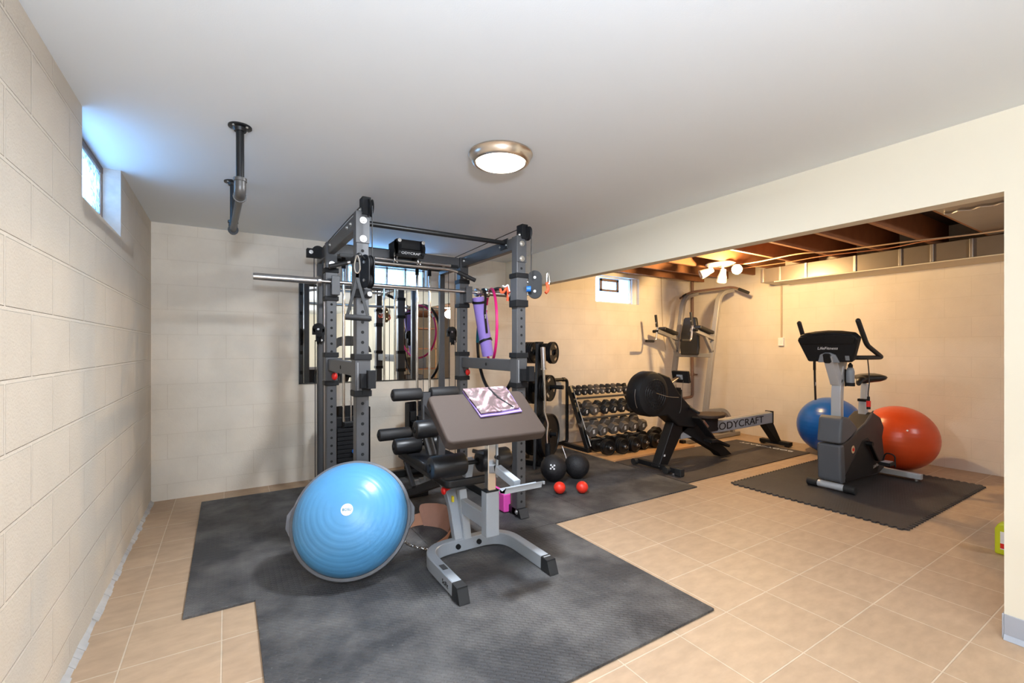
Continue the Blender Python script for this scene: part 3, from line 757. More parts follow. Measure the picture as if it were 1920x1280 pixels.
# ------------------------------------------------------------------ things hung on the rack
def clip(mb, p, L=.085, ax=(1, 0, 0), w=.028):
    """pear shaped snap hook hanging from p"""
    p = Vector(p); a = Vector(ax).normalized(); pts = []
    for k in range(20):
        u = 2*PI*k/20; ww = w*(.55+.45*(1-math.cos(u))/2)
        pts.append(p+a*(ww*.5*math.sin(u))+Vector((0, 0, -L/2+L/2*math.cos(u))))
    mb.tube(pts, .0042, 8, closed=True)
LBY = 3.60
t = thing('lat_bar', 'long steel lat pulldown bar with black grips hanging from two snap hooks', 'lat bar', (1.25, LBY, 1.9))
MB().tube(fillet([(.70, LBY-.0, 1.862), (.86, LBY, 1.91), (1.65, LBY, 1.91), (1.81, LBY, 1.862)], .06), .0135).build('bar', 'steel', t)
MB().cyl((.645, LBY-.01, 1.842), (.775, LBY, 1.884), .017).build('grip', 'foam', t)
MB().cyl((1.70, LBY, 1.895), (1.865, LBY-.01, 1.835), .018).build('grip', 'foam', t)
for x in (1.152, 1.348):
    MB().torus((x, LBY, 1.925), .014, .0035, (0, 1, 0), 20, 8).build('eyelet', 'steel', t)
    b = MB(); clip(b, (x, LBY-.005, 2.03), .095); b.build('snap_hook', 'chrome', t)

t = thing('cable_handle', 'black stirrup handle hanging from a snap hook on the front left post', 'handle', (.60, 2.62, 1.45))
hx, hy = .60, 2.62
b = MB(); clip(b, (hx+.02, hy, 1.755), .10, (1, -.3, 0), .036); b.build('snap_hook', 'chrome', t)
b = MB(); b.tube([(hx+.02, hy, 1.755), (hx+.05, hy+.04, 1.765), (X1+.012, Y1-.10, 1.745)], .006, 10); b.sphere((hx+.035, hy+.02, 1.762), .014, 16, 10); b.build('cable_end', 'cable', t)
for s in (-1, 1):
    b = MB(); b.beam([(hx+.02, hy, 1.655), (hx+.02, hy, 1.63), (hx+.022+s*.052, hy-s*.015, 1.42)], .018, .003, (0, 1, 0)); b.build('strap', 'cable', t)
b = MB(); b.cyl((hx-.042, hy+.015, 1.410), (hx+.088, hy-.017, 1.402), .017); b.cyl((hx+.088, hy-.017, 1.402), (hx+.094, hy-.0185, 1.402), .013); b.build('grip', 'foam', t)

t = thing('olympic_barbell', 'long steel barbell racked across the rear posts', 'barbell', (1.257, 3.665, 1.74))
BZ, BY = 1.74, 3.672
MB().cyl((.55, BY, BZ), (1.95, BY, BZ), .0145).build('shaft', 'steel', t)
for s, x0 in ((-1, .602), (1, 1.912)):
    b = MB(); b.lathe([(0, 0), (.036, 0), (.038, .006), (.038, .024), (.030, .03), (.0255, .032), (.0255, .43), (.024, .445), (0, .445)], (x0, BY, BZ), (x0+s, BY, BZ), 40); b.build('sleeve', 'steel', t)
t = tag(MB().lathe([(.0256, -.012), (.04, -.012), (.043, 0), (.04, .012), (.0256, .012), (.0256, -.012)], (2.03, BY, BZ), (3.03, BY, BZ), 30).build('barbell_collar', 'chrome'), 'shiny chrome collar on the right sleeve of the barbell', 'collar')

# rolled mat hung by its strap
t = thing('yoga_mat_roll', 'purple rolled yoga mat hanging by a black strap from the barbell', 'yoga mat', (1.97, 3.64, 1.45))
p0, p1 = Vector((1.930, 3.66, 1.695)), Vector((2.03, 3.65, 1.165)); dd = (p1-p0)
pr = [(0, 0)]
b = MB(); b.lathe([(.018, .0), (.052, 0), (.054, .004), (.056, .3), (.053, dd.length), (.048, dd.length), (.045, dd.length-.01), (.018, dd.length-.01)], p0, p1, 40)
b.build('rolled_mat', 'purple', t)
b = MB(); b.tube([(p1+Vector((.018*math.cos(a)*(1+a/9), .018*math.sin(a)*(1+a/9), -.001))) for a in [k*.4 for k in range(34)]], .0015, 6); b.build('spiral_edge', 'black', t)
b = MB(); b.beam([(1.99, BY-.03, BZ+.03), (1.98, 3.608, 1.68), (1.968, 3.600, 1.55), (1.985, 3.592, 1.37)], .024, .003, (0, 1, 0)); b.beam([(1.99, BY-.03, BZ+.031), (1.99, BY+.02, BZ+.031), (1.99, BY+.045, BZ-.02), (1.98, BY+.056, 1.66)], .024, .003, (1, 0, 0)); b.build('carry_strap', 'black', t)
n_ = dd.normalized()
for z, tl in ((1.655, .25), (1.30, -.35)):
    c = p0+n_*((p0.z-z)/-n_.z); nn = (n_+Vector((0, tl, 0))).normalized()
    b = MB(); q = Vector((0, 0, 1)).rotation_difference(nn); ring = [c+q @ Vector((.058*math.cos(2*PI*k/32), .060*math.sin(2*PI*k/32), 0)) for k in range(32)]
    b.sweep(ring, [(-.002, -.011), (.002, -.011), (.002, .011), (-.002, .011)], up=nn, closed=True); b.build('mat_band', 'black', t)
text('strap_lettering', 'GMA', .018, 'white', t, (1.972, 3.5965, 1.52), (.05, 0, -1), (1, 0, .05), sx=1.0)

t = thing('hula_hoop', 'large black hula hoop with a teal section hanging from the barbell sleeve', 'hoop', (2.08, 3.67, 1.26), 'hula hoops on the barbell')
nh = (1, -.135, 0)
MB().torus((2.125, BY, 1.293), .490, .0165, nh, 90, 12, 0, 360).build('tube_ring', 'blackm', t)
MB().torus((2.125, BY, 1.293), .490, .0180, nh, 24, 12, 82, 108).build('foam_grip', 'teal', t)
t = thing('hula_hoop', 'slim hot pink hula hoop hanging beside the purple rolled mat', 'hoop', (2.03, 3.67, 1.36), 'hula hoops on the barbell')
MB().torus((2.070, BY, 1.4445), .335, .0125, (1, -.37, 0), 80, 12).build('tube_ring', 'pink', t)
MB().torus((2.070, BY, 1.4445), .335, .0135, (1, -.37, 0), 6, 12, 100, 110).build('joint_sleeve', 'white', t)

t = thing('cord_handle', 'orange and white braided cord looped just left of the front right post', 'cord', (1.8, 3.0, 1.75))
def braid(name, pts, m):
    b = MB(); b.tube(pts, .010, 10); b.build(name, m, t)
DX = .075
braid('cord', fillet([(1.765+DX, 3.0, 1.60), (1.765+DX, 2.99, 1.665), (1.748+DX, 2.985, 1.71), (1.725+DX, 2.985, 1.665), (1.700+DX, 2.985, 1.655), (1.69+DX, 2.985, 1.69)], .02), 'orange')
b = MB(); b.tube(fillet([(1.768+DX, 3.0, 1.62), (1.772+DX, 2.975, 1.66), (1.752+DX, 2.972, 1.725), (1.73+DX, 2.972, 1.70), (1.705+DX, 2.975, 1.71)], .02), .006, 10); b.build('white_strand', 'white', t)
MB().tube([(1.765+DX, 3.0, 1.66), (1.815, 2.90, 1.66), (1.815, 2.855, 1.66)], .006, 10).build('tie_cord', 'orange', t)
t = thing('cord_handle', 'orange cord tassel on a snap hook outside the front right pulley', 'cord', (2.0, 2.72, 1.75))
b = MB(); clip(b, (2.005, 2.70, 1.79), .09, (1, -.4, 0)); b.build('snap_hook', 'chrome', t)
b = MB(); b.tube(fillet([(1.995, 2.70, 1.72), (2.01, 2.70, 1.665), (1.985, 2.70, 1.64)], .02), .012, 10); b.build('cord', 'orange', t)

# ------------------------------------------------------------------ preacher bench
MZ = .012
CX = 1.225
t = thing('workout_bench', 'silver preacher curl bench with black rollers and a wide sloping arm pad', 'bench', (CX, 2.8, MZ))
b = MB(); b.beam(fillet([(.962, 2.03, .052), (.962, 2.50, .052), (1.497, 2.50, .052), (1.497, 2.02, .052)], .17, 10), .052, .075)
b.use('black')
for x in (1.17, 1.31): b.cyl((x, 2.4745, .052), (x, 2.462, .052), .015, seg=16)
b.use('rack'); b.bb(.947, .977, 2.18, 2.24, .0897, .0902)
b.build('base_frame', 'silver', t, bevel=.002)
for x in (.962, 1.497):
    b = MB(); b.beam([(x, 2.045, .05), (x, 1.985, .048)], .058, .08); b.prism([(0, 0), (0, .07), (-.03, 0)], (x-.029, 1.985, .012), (0, 1, 0), (0, 0, 1), (.058, 0, 0)); b.build('end_cap', 'rubber', t, bevel=.004)
text('frame_lettering', 'SciFit', .035, 'black', t, (.9355, 2.13, .045), (0, -1, 0), (0, 0, 1))
b = MB(); b.beam(fillet([(1.195, 2.50, .06), (1.195, 2.60, .30), (1.195, 2.74, .405), (1.195, 3.0, .41)], .16, 10), .05, .075, (1, 0, 0)); b.build('curved_leg', 'silver', t)
b = MB(); b.beam([(1.235, 2.49, .08), (1.235, 2.56, .36)], .045, .05, (1, 0, 0)); b.beam([(1.235, 2.53, .40), (1.235, 2.24, .30)], .045, .06, (1, 0, 0)) if False else b.beam([(1.235, 2.56, .27), (1.235, 2.24, .27)], .045, .085)
b.build('link_arm', 'silver', t)
b = MB(); b.beam([(1.24, 2.205, .20), (1.24, 2.205, .448)], .082, .062, (0, 1, 0)); b.use('black'); b.bb(1.197, 1.283, 2.172, 2.238, .445, .452); b.build('post_sleeve', 'silver', t, bevel=.003)
b = MB(); b.beam([(1.24, 2.205, .43), (1.24, 2.205, .80)], .05, .045, (0, 1, 0))
b.build('chrome_post', 'chrome', t)
b = MB(); b.beam([(1.272, 2.20, .52), (1.272, 2.20, .72)], .012, .045, (0, 1, 0)); b.use('black')
for z in (.575, .63): b.cyl((1.272, 2.178, z), (1.272, 2.168, z), .012, seg=8); b.cyl((1.278, 2.20, z), (1.29, 2.20, z), .012, seg=8)
b.build('side_plate', 'silver', t)
b = MB(); b.beam([(1.275, 2.18, .565), (1.285, 2.0, .525)], .04, .045); b.build('holder_arm', 'silver', t)
b = MB(); b.prism([(0, .03), (.004, .03), (.012, 0), (.055, -.01), (.065, .012), (.062, .014), (.054, -.005), (.014, .005)], (1.165, 1.915, .515), (0, 1, 0), (0, 0, 1), (.225, 0, 0))
b.bb(1.165, 1.39, 1.925, 1.985, .512, .518); b.bb(1.39, 1.40, 1.91, 1.92, .53, .545)
b.build('bar_holder', 'silver', t, bevel=.002)
# sloping pad
def rounded(x0, x1, y0, y1, r, n=6):
    out = []
    for cx, cy, a in ((x1-r, y1-r, 0), (x0+r, y1-r, 90), (x0+r, y0+r, 180), (x1-r, y0+r, 270)):
        for k in range(n+1): out.append((cx+r*math.cos(R(a+90*k/n)), cy+r*math.sin(R(a+90*k/n))))
    return out
pv = Vector((0, .283, .212)).normalized(); pn = Vector((1, 0, 0)).cross(pv)
po = Vector((0, 2.08, .763))
b = MB(); b.prism(rounded(.932, 1.548, 0, .356, .035), po-pn*.062, (1, 0, 0), pv, pn*.062)
b.build('preacher_pad', 'padvinyl', t, bevel=.014, segs=4)
b = MB(); b.prism([(1.05, .05), (1.43, .05), (1.43, .30), (1.05, .30)], po-pn*.073, (1, 0, 0), pv, pn*.010); b.beam([(1.24, 2.22, .70), (1.24, 2.22, .80)], .06, .06); b.beam([(1.09, 2.12, .70), (1.19, 2.20, .66)], .012, .02); b.build('pad_support', 'blackm', t)
def roller(p0, p1, r, cap=.7):
    p0, p1 = Vector(p0), Vector(p1); L = (p1-p0).length; c = r*.28
    b = MB(); b.lathe([(0, 0), (r*cap, 0), (r-c*.3, c*.4), (r, c), (r, L-c), (r-c*.3, L-c*.4), (r*cap, L), (0, L)], p0, p1, 36)
    o = b.build('foam_roller', 'vinyl' if r > .055 else 'foam', t)
    e = MB(); d = (p1-p0).normalized(); e.cyl(p0-d*.006, p1+d*.006, r*.35, seg=16); e.build('roller_end', 'black', o)
roller((.975, 2.44, .552), (1.20, 2.44, .552), .066); roller((1.285, 2.44, .552), (1.505, 2.44, .552), .066)
roller((1.04, 2.86, .700), (1.20, 2.86, .700), .060); roller((1.28, 2.86, .700), (1.45, 2.86, .700), .060)
roller((1.00, 3.17, .535), (1.20, 3.17, .535), .056); roller((1.28, 3.17, .535), (1.47, 3.17, .535), .056)
roller((.945, 3.36, .592), (1.19, 3.36, .592), .045); roller((1.28, 3.36, .592), (1.54, 3.36, .592), .045)
roller((.988, 3.17, .902), (1.205, 3.17, .902), .044); roller((1.272, 3.17, .902), (1.492, 3.17, .902), .044)
for y, z in ((2.44, .552), (2.86, .70), (3.17, .535), (3.36, .592), (3.17, .902)): MB().cyl((1.10, y, z), (1.38, y, z), .013, seg=14).build('roller_axle', 'blackm', t)
b = MB(); b.beam([(1.24, 2.46, .57), (1.24, 2.50, .41)], .05, .04); b.build('roller_bracket', 'silver', t)
b = MB(); b.beam([(1.24, 3.17, .91), (1.24, 3.17, .62), (1.24, 3.02, .44)], .045, .06, (1, 0, 0)); b.beam([(1.24, 3.17, .60), (1.24, 3.38, .58)], .045, .045); b.beam([(1.24, 3.15, .80), (1.24, 2.88, .71)], .04, .05); b.beam([(1.24, 2.88, .71), (1.24, 2.90, .46)], .04, .05, (1, 0, 0))
b.build('roller_upright', 'rack', t)
b = MB(); b.prism(rounded(1.09, 1.39, 2.46, 2.76, .04), (0, 0, .405), (1, 0, 0), (0, 1, 0), (0, 0, .052)); b.build('seat_pad', 'vinyl', t, bevel=.012, segs=3)
b = MB(); b.prism(rounded(1.09, 1.39, 2.79, 3.48, .04), (0, 0, .43), (1, 0, 0), (0, 1, 0), (0, 0, .052)); b.build('back_pad', 'vinyl', t, bevel=.012, segs=3)
b = MB(); b.beam([(1.13, 2.70, .40), (1.13, 3.42, .415)], .03, .035); b.beam([(1.35, 2.70, .40), (1.35, 3.42, .415)], .03, .035); b.build('pad_frame', 'rack', t)
b = MB(); b.beam([(1.24, 2.78, .37), (1.24, 3.58, .055)], .055, .06, (0, 0, 1)); b.use('silver')
for k in range(5):
    y = 2.88+k*.10; z = .37-(y-2.78)*.394+.035; b.bb(1.205, 1.275, y, y+.045, z, z+.028)
b.build('ladder_bar', 'rack', t)
b = MB(); b.beam([(1.06, 3.60, .04), (1.42, 3.60, .04)], .055, .055); b.build('rear_foot', 'blackm', t, bevel=.003)
b = MB(); b.beam([(1.13, 3.30, .40), (1.13, 3.12, .245)], .03, .03); b.build('support_strut', 'rack', t)
b = MB(); b.cyl((1.17, 2.60, .37), (1.13, 2.57, .37), .012, seg=12); b.sphere((1.115, 2.56, .37), .024, 20, 12, (.6, 1, 1)); b.build('red_knob', 'red', t)
MB().bb(1.16, 1.172, 2.53, 2.55, .30, .335).build('yellow_tab', 'yellow', t, bevel=.002)

# folded printed towel on the pad
t = tow = thing('folded_towel', 'shiny folded towel with a grey and white print lying on the sloping arm pad', 'towel', (1.3, 2.25, .9))
def slab(name, m, quad, h0, h1, par, th=.011):
    b = MB(); N = 12; top = []
    for i in range(N+1):
        row = []
        for j in range(N+1):
            u, v = i/N, j/N
            x = (quad[0][0]*(1-u)+quad[1][0]*u)*(1-v)+(quad[3][0]*(1-u)+quad[2][0]*u)*v
            y = (quad[0][1]*(1-u)+quad[1][1]*u)*(1-v)+(quad[3][1]*(1-u)+quad[2][1]*u)*v
            h = h0*(1-v)+h1*v+.0022*math.sin(9*u+3*v)*math.sin(5*v+1)
            row.append((x, y, h))
        top.append(row)
    T = [[b.bm.verts.new(po+Vector((q[0], 0, 0))+pv*q[1]+pn*(q[2]+th)) for q in r] for r in top]
    B = [[b.bm.verts.new(po+Vector((q[0], 0, 0))+pv*q[1]+pn*(q[2])) for q in r] for r in top]
    for i in range(N):
        for j in range(N):
            b._f([T[i][j], T[i+1][j], T[i+1][j+1], T[i][j+1]]); b._f([B[i][j+1], B[i+1][j+1], B[i+1][j], B[i][j]])
    for i in range(N):
        b._f([T[i+1][0], T[i][0], B[i][0], B[i+1][0]]); b._f([T[i][N], T[i+1][N], B[i+1][N], B[i][N]])
        b._f([T[0][i], T[0][i+1], B[0][i+1], B[0][i]]); b._f([T[N][i+1], T[N][i], B[N][i], B[N][i+1]])
    return b.build(name, m, par, angle=60)
slab('lower_fold', 'purple', [(1.175, .150), (1.452, .165), (1.445, .372), (1.150, .368)], .002, .003, t, .008)
slab('upper_fold', 'cloth', [(1.180, .165), (1.440, .185), (1.432, .374), (1.148, .370)], .0115, .0125, t, .010)
b = MB(); b.beam([po+Vector((1.40, 0, 0))+pv*.19+pn*.0235, po+Vector((1.34, 0, 0))+pv*.28+pn*.0235, po+Vector((1.315, 0, 0))+pv*.368+pn*.0235], .012, .002, tuple(pn)); b.build('printed_stripe', 'black', t)

# half ball trainer leaning on the rack post
t = thing('half_ball_trainer', 'big light blue half-ball balance trainer on its grey disc leaning against the rack', 'balance trainer', (.53, 2.45, MZ))
nrm = Vector((-.300, -.800, .510)).normalized(); upv = (Vector((0, 0, 1))-nrm*nrm.z).normalized(); sd = upv.cross(nrm).normalized()
RB = .318
cc = Vector((.535, 2.455, MZ+.004))+upv*RB - nrm*(-.03)
prof = [(0, -.028), (.20, -.030), (.295, -.030), (.312, -.020), (RB, -.004), (.316, .010), (.300, .014), (.296, .008), (0, .008)]
b = MB(); b.lathe(prof, cc, cc+nrm, 72)
for s in (-1, 1):
    c0 = cc+sd*s*(RB-.035)
    b.prism([(0, -.12), (.052, -.035), (.054, .035), (0, .12)], c0-nrm*.022, sd*s, upv, nrm*.026)
b.build('base_disc', 'ringrim', t, bevel=.003)
pr = []; rd, hd = .298, .205
for k in range(0, 61):
    a = PI/2*k/60; r_, h_ = rd*math.cos(a), .006+hd*math.sin(a)
    if k in (14, 19, 24, 29, 34, 39, 44, 49): r_ -= .0009; h_ -= .0006
    pr.append((max(r_, 0), h_))
pr[0] = (rd, 0.0); pr[-1] = (0, .006+hd)
b = MB(); b.lathe(pr, cc, cc+nrm, 96)
b.build('inflated_dome', 'ballblue', t, angle=60)
b = MB(); top = cc+nrm*(.006+hd); b.lathe([(.030, -.0022), (.030, .0005), (0, .0018)], top, top+nrm, 32); b.build('logo_disc', 'white', t)
text('logo_lettering', 'BOSU', .018, 'teal', t, tuple(top+nrm*.0022), tuple(-sd if sd.x < 0 else sd), tuple(upv))

# leather dip belt with chain
t = thing('dip_belt', 'tan leather weight belt with silver chain looped on the mat by the bench', 'belt', (1.1, 2.8, MZ))
def band(name, path, heights, lean, m, th=.006, par=None):
    b = MB(); P = [Vector((p[0], p[1], MZ)) for p in path]; n = len(P); rows = []
    cen = sum((p for p in P), Vector())/n
    for i, p in enumerate(P):
        out = (p-cen); out.z = 0; out.normalize()
        tp = p+out*lean*heights[i]+Vector((0, 0, heights[i]))
        rows.append((p+out*th, p, tp, tp+out*th))
    V = [[b.bm.verts.new(q) for q in r] for r in rows]
    for i in range(n-1):
        for j in range(4): b._f([V[i][j], V[i][(j+1) % 4], V[i+1][(j+1) % 4], V[i+1][j]])
    b._f(V[0]); b._f(list(reversed(V[-1])))
    return b.build(name, m, par, angle=50)
def cr(pts, k=6):
    P = [Vector(p) for p in pts]; out = []
    for i in range(len(P)-1):
        p0, p1, p2, p3 = P[max(0, i-1)], P[i], P[i+1], P[min(len(P)-1, i+2)]
        for q in range(k):
            u = q/k; out.append(.5*((2*p1)+(p2-p0)*u+(2*p0-5*p1+4*p2-p3)*u*u+(-p0+3*p1-3*p2+p3)*u**3))
    out.append(P[-1]); return out
bp = cr([(.985, 2.90, .045), (1.01, 2.955, .06), (1.07, 3.00, .068), (1.14, 3.00, .075), (1.19, 2.965, .10), (1.235, 2.905, .12), (1.255, 2.84, .09), (1.24, 2.76, .055), (1.17, 2.665, .045), (1.09, 2.61, .04)])
band('belt_strap', [(p.x, p.y) for p in bp], [p.z for p in bp], .35, 'leather', .006, t)
ip = cr([(1.155, 2.985, .105), (1.17, 2.975, .138), (1.205, 2.935, .148), (1.238, 2.88, .135), (1.247, 2.82, .095), (1.245, 2.79, .07)], 5)
b = band('back_patch', [(p.x-.004, p.y-.008) for p in ip], [p.z for p in ip], .35, 'padvinyl', .004, t); b.data.materials.clear(); b.data.materials.append(mat('suede_patch', srgb(178, 132, 112), .8, noise=.1))
cp = cr([(.985, 2.885, MZ+.02), (.955, 2.81, MZ+.006), (.955, 2.74, MZ+.006), (.985, 2.665, MZ+.006), (1.03, 2.60, MZ+.006), (1.075, 2.58, MZ+.01), (1.09, 2.605, MZ+.02)], 8)
ln = MB(); i = 0; acc = 0; last = cp[0]
k = 0
for p in cp[1:]:
    acc += (p-last).length
    if acc >= .0135:
        d = (p-last).normalized(); n_ = Vector((0, 0, 1)) if k % 2 else Vector((0, 0, 1)).cross(d).normalized()
        s2 = n_.cross(d).normalized(); pts = [p+d*.0095*math.cos(2*PI*q/10)+s2*.0055*math.sin(2*PI*q/10)+Vector((0, 0, .003)) for q in range(10)]
        ln.tube(pts, .0030, 6, closed=True); k += 1; acc = 0
    last = p
lab(ln.build('chain', 'chrome', t), 'silver chain')
for q in ((.987, 2.888, .04), (1.088, 2.605, .035)):
    MB().torus((q[0], q[1], MZ+.018), .016, .003, (.3, .8, .3), 20, 8).build('ring', 'chrome', t)

# pink foam block on the rack rail
tag(MB().bb(1.735, 1.80, 2.88, 3.14, .015, .155).build('yoga_block', 'pinkfoam', bevel=.012), 'pink foam block standing beside the right floor rail of the rack', 'foam block')

# ------------------------------------------------------------------ balls on the mat
def slam(x, y, r, label, logo):
    t = thing('slam_ball', label, 'ball', (x, y, MZ+r))
    b = MB(); b.sphere((x, y, MZ+r), r, 48, 32); b.build('ball', 'slam', t)
    if logo:
        b = MB(); c = Vector((x, y, MZ+r)); d0 = Vector((-.62, -.70, .30)).normalized(); q = Vector((0, 0, 1)).rotation_difference(d0)
        for a, rr in ((0, 0), (0, .022), (90, .022), (180, .022), (270, .022)):
            p = c+(d0*r+q @ Vector((rr*math.cos(R(a)), rr*math.sin(R(a)), 0))).normalized()*r*1.001; n = (p-c).normalized(); b.cyl(p-n*.002, p+n*.0015, .0085, seg=12)
        b.build('ball_logo', 'white', t)
slam(2.553, 3.352, .120, 'black textured slam ball with small white logo, left of the pair', True)
slam(2.800, 3.312, .116, 'plain black textured slam ball, right of the pair', False)
for x, y, l in ((2.372, 3.03, 'small red rubber ball in front of the slam ball with a logo'), (2.542, 2.94, 'small red rubber ball in front of the plain slam ball')):
    b = MB(); b.sphere((x, y, MZ+.050), .050, 36, 24); tag(b.build('red_ball', 'redball'), l, 'ball', 'small red balls on the mat')

# ------------------------------------------------------------------ weight tree with plates and bars
TP = Vector((2.745, 3.845, 0)); td = Vector((.46, -.885, 0)).normalized(); tn = Vector((td.y, -td.x, 0))
t = tree_ = thing('weight_tree', 'black upright weight tree loaded with plates behind the right post of the rack', 'weight tree', (TP.x, TP.y, MZ))
b = MB(); b.beam([TP+Vector((0, 0, .03)), TP+Vector((0, 0, 1.30))], .065, .065, (0, 1, 0)); b.build('post', 'blackm', t, bevel=.002)
b = MB(); b.beam([TP-td*.30+Vector((0, 0, .04)), TP+td*.30+Vector((0, 0, .04))], .06, .05); b.build('base_beam', 'blackm', t)
for s in (-1, 1):
    b = MB(); b.beam([TP+td*.27*s-tn*.24+Vector((0, 0, .04)), TP+td*.27*s+tn*.24+Vector((0, 0, .04))], .05, .05); b.build('cross_foot', 'blackm', t)
pegs = [(1.20, 1, .20), (1.20, -1, .22), (.84, 1, .27), (.84, -1, .24), (.36, 1, .20), (.36, -1, .20)]
for z, s, L in pegs:
    b = MB(); b.cyl(TP+td*s*.03+Vector((0, 0, z)), TP+td*s*L+Vector((0, 0, z)), .021, seg=20); b.build('peg', 'blackm', t)
for dx in (-.02, .03):
    pass
b = MB(); b.beam([TP+tn*.05+Vector((0, 0, 1.28)), TP+tn*.30+td*.1+Vector((0, 0, .06))], .03, .03); b.build('rear_brace', 'blackm', t)
h0 = Vector((2.675, 3.60, 0))
b = MB(); b.lathe([(0, .02), (.030, .02), (.030, .30), (.025, .30), (.025, .05), (0, .05)], h0, h0+Vector((0, 0, 1)), 24); b.beam([h0+Vector((0, 0, .05)), TP+td*.18+Vector((0, 0, .05))], .03, .03); b.build('bar_holder', 'black', t)

def plate(r, th, rim, holes, name='weight_plate'):
    """upright disc, axis +X, at the origin; grip slots when holes"""
    t = thing(name, '', 'weight plate', (0, 0, 0))
    b = MB(); hb = .026; h = th/2
    b.lathe([(hb, -h), (r*.26, -h), (r*.30, -h*.45), (r*(1-rim), -h*.45), (r*(1-rim*.8), -h), (r*.985, -h), (r, -h*.6), (r, h*.6), (r*.985, h), (r*(1-rim*.8), h), (r*(1-rim), h*.45), (r*.30, h*.45), (r*.26, h), (hb, h), (hb, -h)], (0, 0, 0), (1, 0, 0), 56)
    b.build('disc', 'iron', t, local=True)
    if holes:
        b = MB()
        for k in range(3):
            a = R(30+120*k)
            pts = [(h*.46, math.cos(a+q)*r*.66, math.sin(a+q)*r*.66) for q in [(-.32+.64*j/8) for j in range(9)]]
            b.sweep(pts, [(-r*.09, -.001), (r*.09, -.001), (r*.09, .0012), (-r*.09, .0012)], (1, 0, 0))
            pts = [(-p[0], p[1], p[2]) for p in pts]
            b.sweep(pts, [(-r*.09, -.001), (r*.09, -.001), (r*.09, .0012), (-r*.09, .0012)], (1, 0, 0))
        lab(b.build('grip_slot', 'conduit', t, local=True), 'open grip slots')
    return t
protos = {}
def place_plate(kind, z, off, label, tilt=0):
    r, th, rim, holes = kind
    if kind not in protos: protos[kind] = plate(*kind); o = protos[kind]
    else: o = copy_tree(protos[kind])
    o['label'] = label; o['group'] = 'plates on the weight tree'
    p = TP+td*off+Vector((0, 0, z)); o.location = p
    o.rotation_euler = (tilt, 0, math.atan2(td.y, td.x))
K10 = (.112, .022, .12, True); K5 = (.092, .018, .14, False); K25 = (.135, .026, .12, True); K35 = (.165, .030, .10, False); K45 = (.222, .040, .09, False)
for i, off in enumerate((.060, .084, .108)): place_plate(K5, 1.192, off, ['small black plate on the top right peg, nearest the post', 'small black plate second from the post on the top right peg', 'small black plate third from the post on the top right peg'][i])
for i, off in enumerate((.136, .162)): place_plate(K10, 1.187, off, ['black grip plate second from the end on the top right peg', 'black grip plate with pale slots at the outer end of the top right peg'][i], i*.5)
for i, off in enumerate((-.060, -.086, -.112, -.140)): place_plate(K10, 1.187, off, ['black grip plate nearest the post on the top left peg', 'second black grip plate on the top left peg', 'third black grip plate on the top left peg', 'outermost black grip plate on the top left peg'][i], i)
for i, off in enumerate((.060, .090, .120)): place_plate(K25, .826, off, ['middle-sized grip plate nearest the post on the middle right peg', 'middle-sized grip plate in the middle of the middle right peg', 'middle-sized grip plate outermost on the middle right peg'][i], i*.7)
for i, off in enumerate((-.062, -.096, -.130)): place_plate(K35, .820, off, ['large black plate nearest the post on the middle left peg', 'large black plate in the middle of the middle left peg', 'large black plate outermost on the middle left peg'][i])
for i, off in enumerate((.066, .112)): place_plate(K45, .342, off, ['biggest black plate nearest the post on the bottom right peg', 'biggest black plate outermost on the bottom right peg'][i])
place_plate(K45, .342, -.070, 'biggest black plate on the bottom left peg')

t = thing('curl_bar', 'chrome curl bar standing upright in the tube of the weight tree', 'curl bar', tuple(h0+Vector((0, 0, .05))))
tpz = Vector((2.625, 3.62, 1.265)); bt = h0+Vector((0, 0, .056)); ax = (tpz-bt).normalized(); sx_ = Vector((.847, -.531, 0))
P_ = lambda u, o: bt+(tpz-bt)*u+sx_*o
b = MB(); b.cyl(P_(.005, 0), P_(.20, 0), .0135); b.tube(fillet([P_(.19, 0), P_(.27, 0), P_(.36, .018), P_(.45, -.012), P_(.55, .0), P_(.63, .0), P_(.70, 0), P_(.80, 0)], .03), .0125); b.build('bent_shaft', 'chrome', t)
b = MB(); b.lathe([(0, 0), (.030, 0), (.030, .014), (.024, .018), (.024, .22), (0, .225)], P_(.80, 0), P_(1, 0), 32); b.build('sleeve', 'steel', t)
t = thing('row_handle', 'small steel T-shaped cable handle behind the slam balls', 'handle', (2.87, 3.55, MZ))
b = MB(); b.tube([(2.80, 3.50, MZ+.075), (2.96, 3.56, MZ+.085)], .0075); b.tube([(2.87, 3.53, MZ+.08), (2.85, 3.60, MZ+.24)], .006); b.use('wire'); b.cyl((2.86, 3.49, MZ+.03), (2.90, 3.46, MZ+.03), .025, seg=20)
b.build('bent_rod', 'steel', t)
MB().cyl((2.945, 3.553, MZ+.0), (2.962, 3.562, MZ+.10), .010).build('end_stop', 'steel', t)
t = thing('rope_knob_attachment', 'black star knob with silver links on the floor behind the blue dome', 'attachment', (.93, 3.45, MZ))
b = MB(); b.cyl((.93, 3.45, MZ), (.93, 3.45, MZ+.05), .03)
for k in range(5): b.sphere((.93+.04*math.cos(k*1.256), 3.45+.04*math.sin(k*1.256), MZ+.07), .022, 14, 10)
b.build('star_knob', 'black', t)
b = MB()
for k in range(3): b.torus((.96+.03*k, 3.33-.01*k, MZ+.012), .022, .0045, (.2*k, .3, .8), 18, 8)
b.build('steel_links', 'chrome', t)

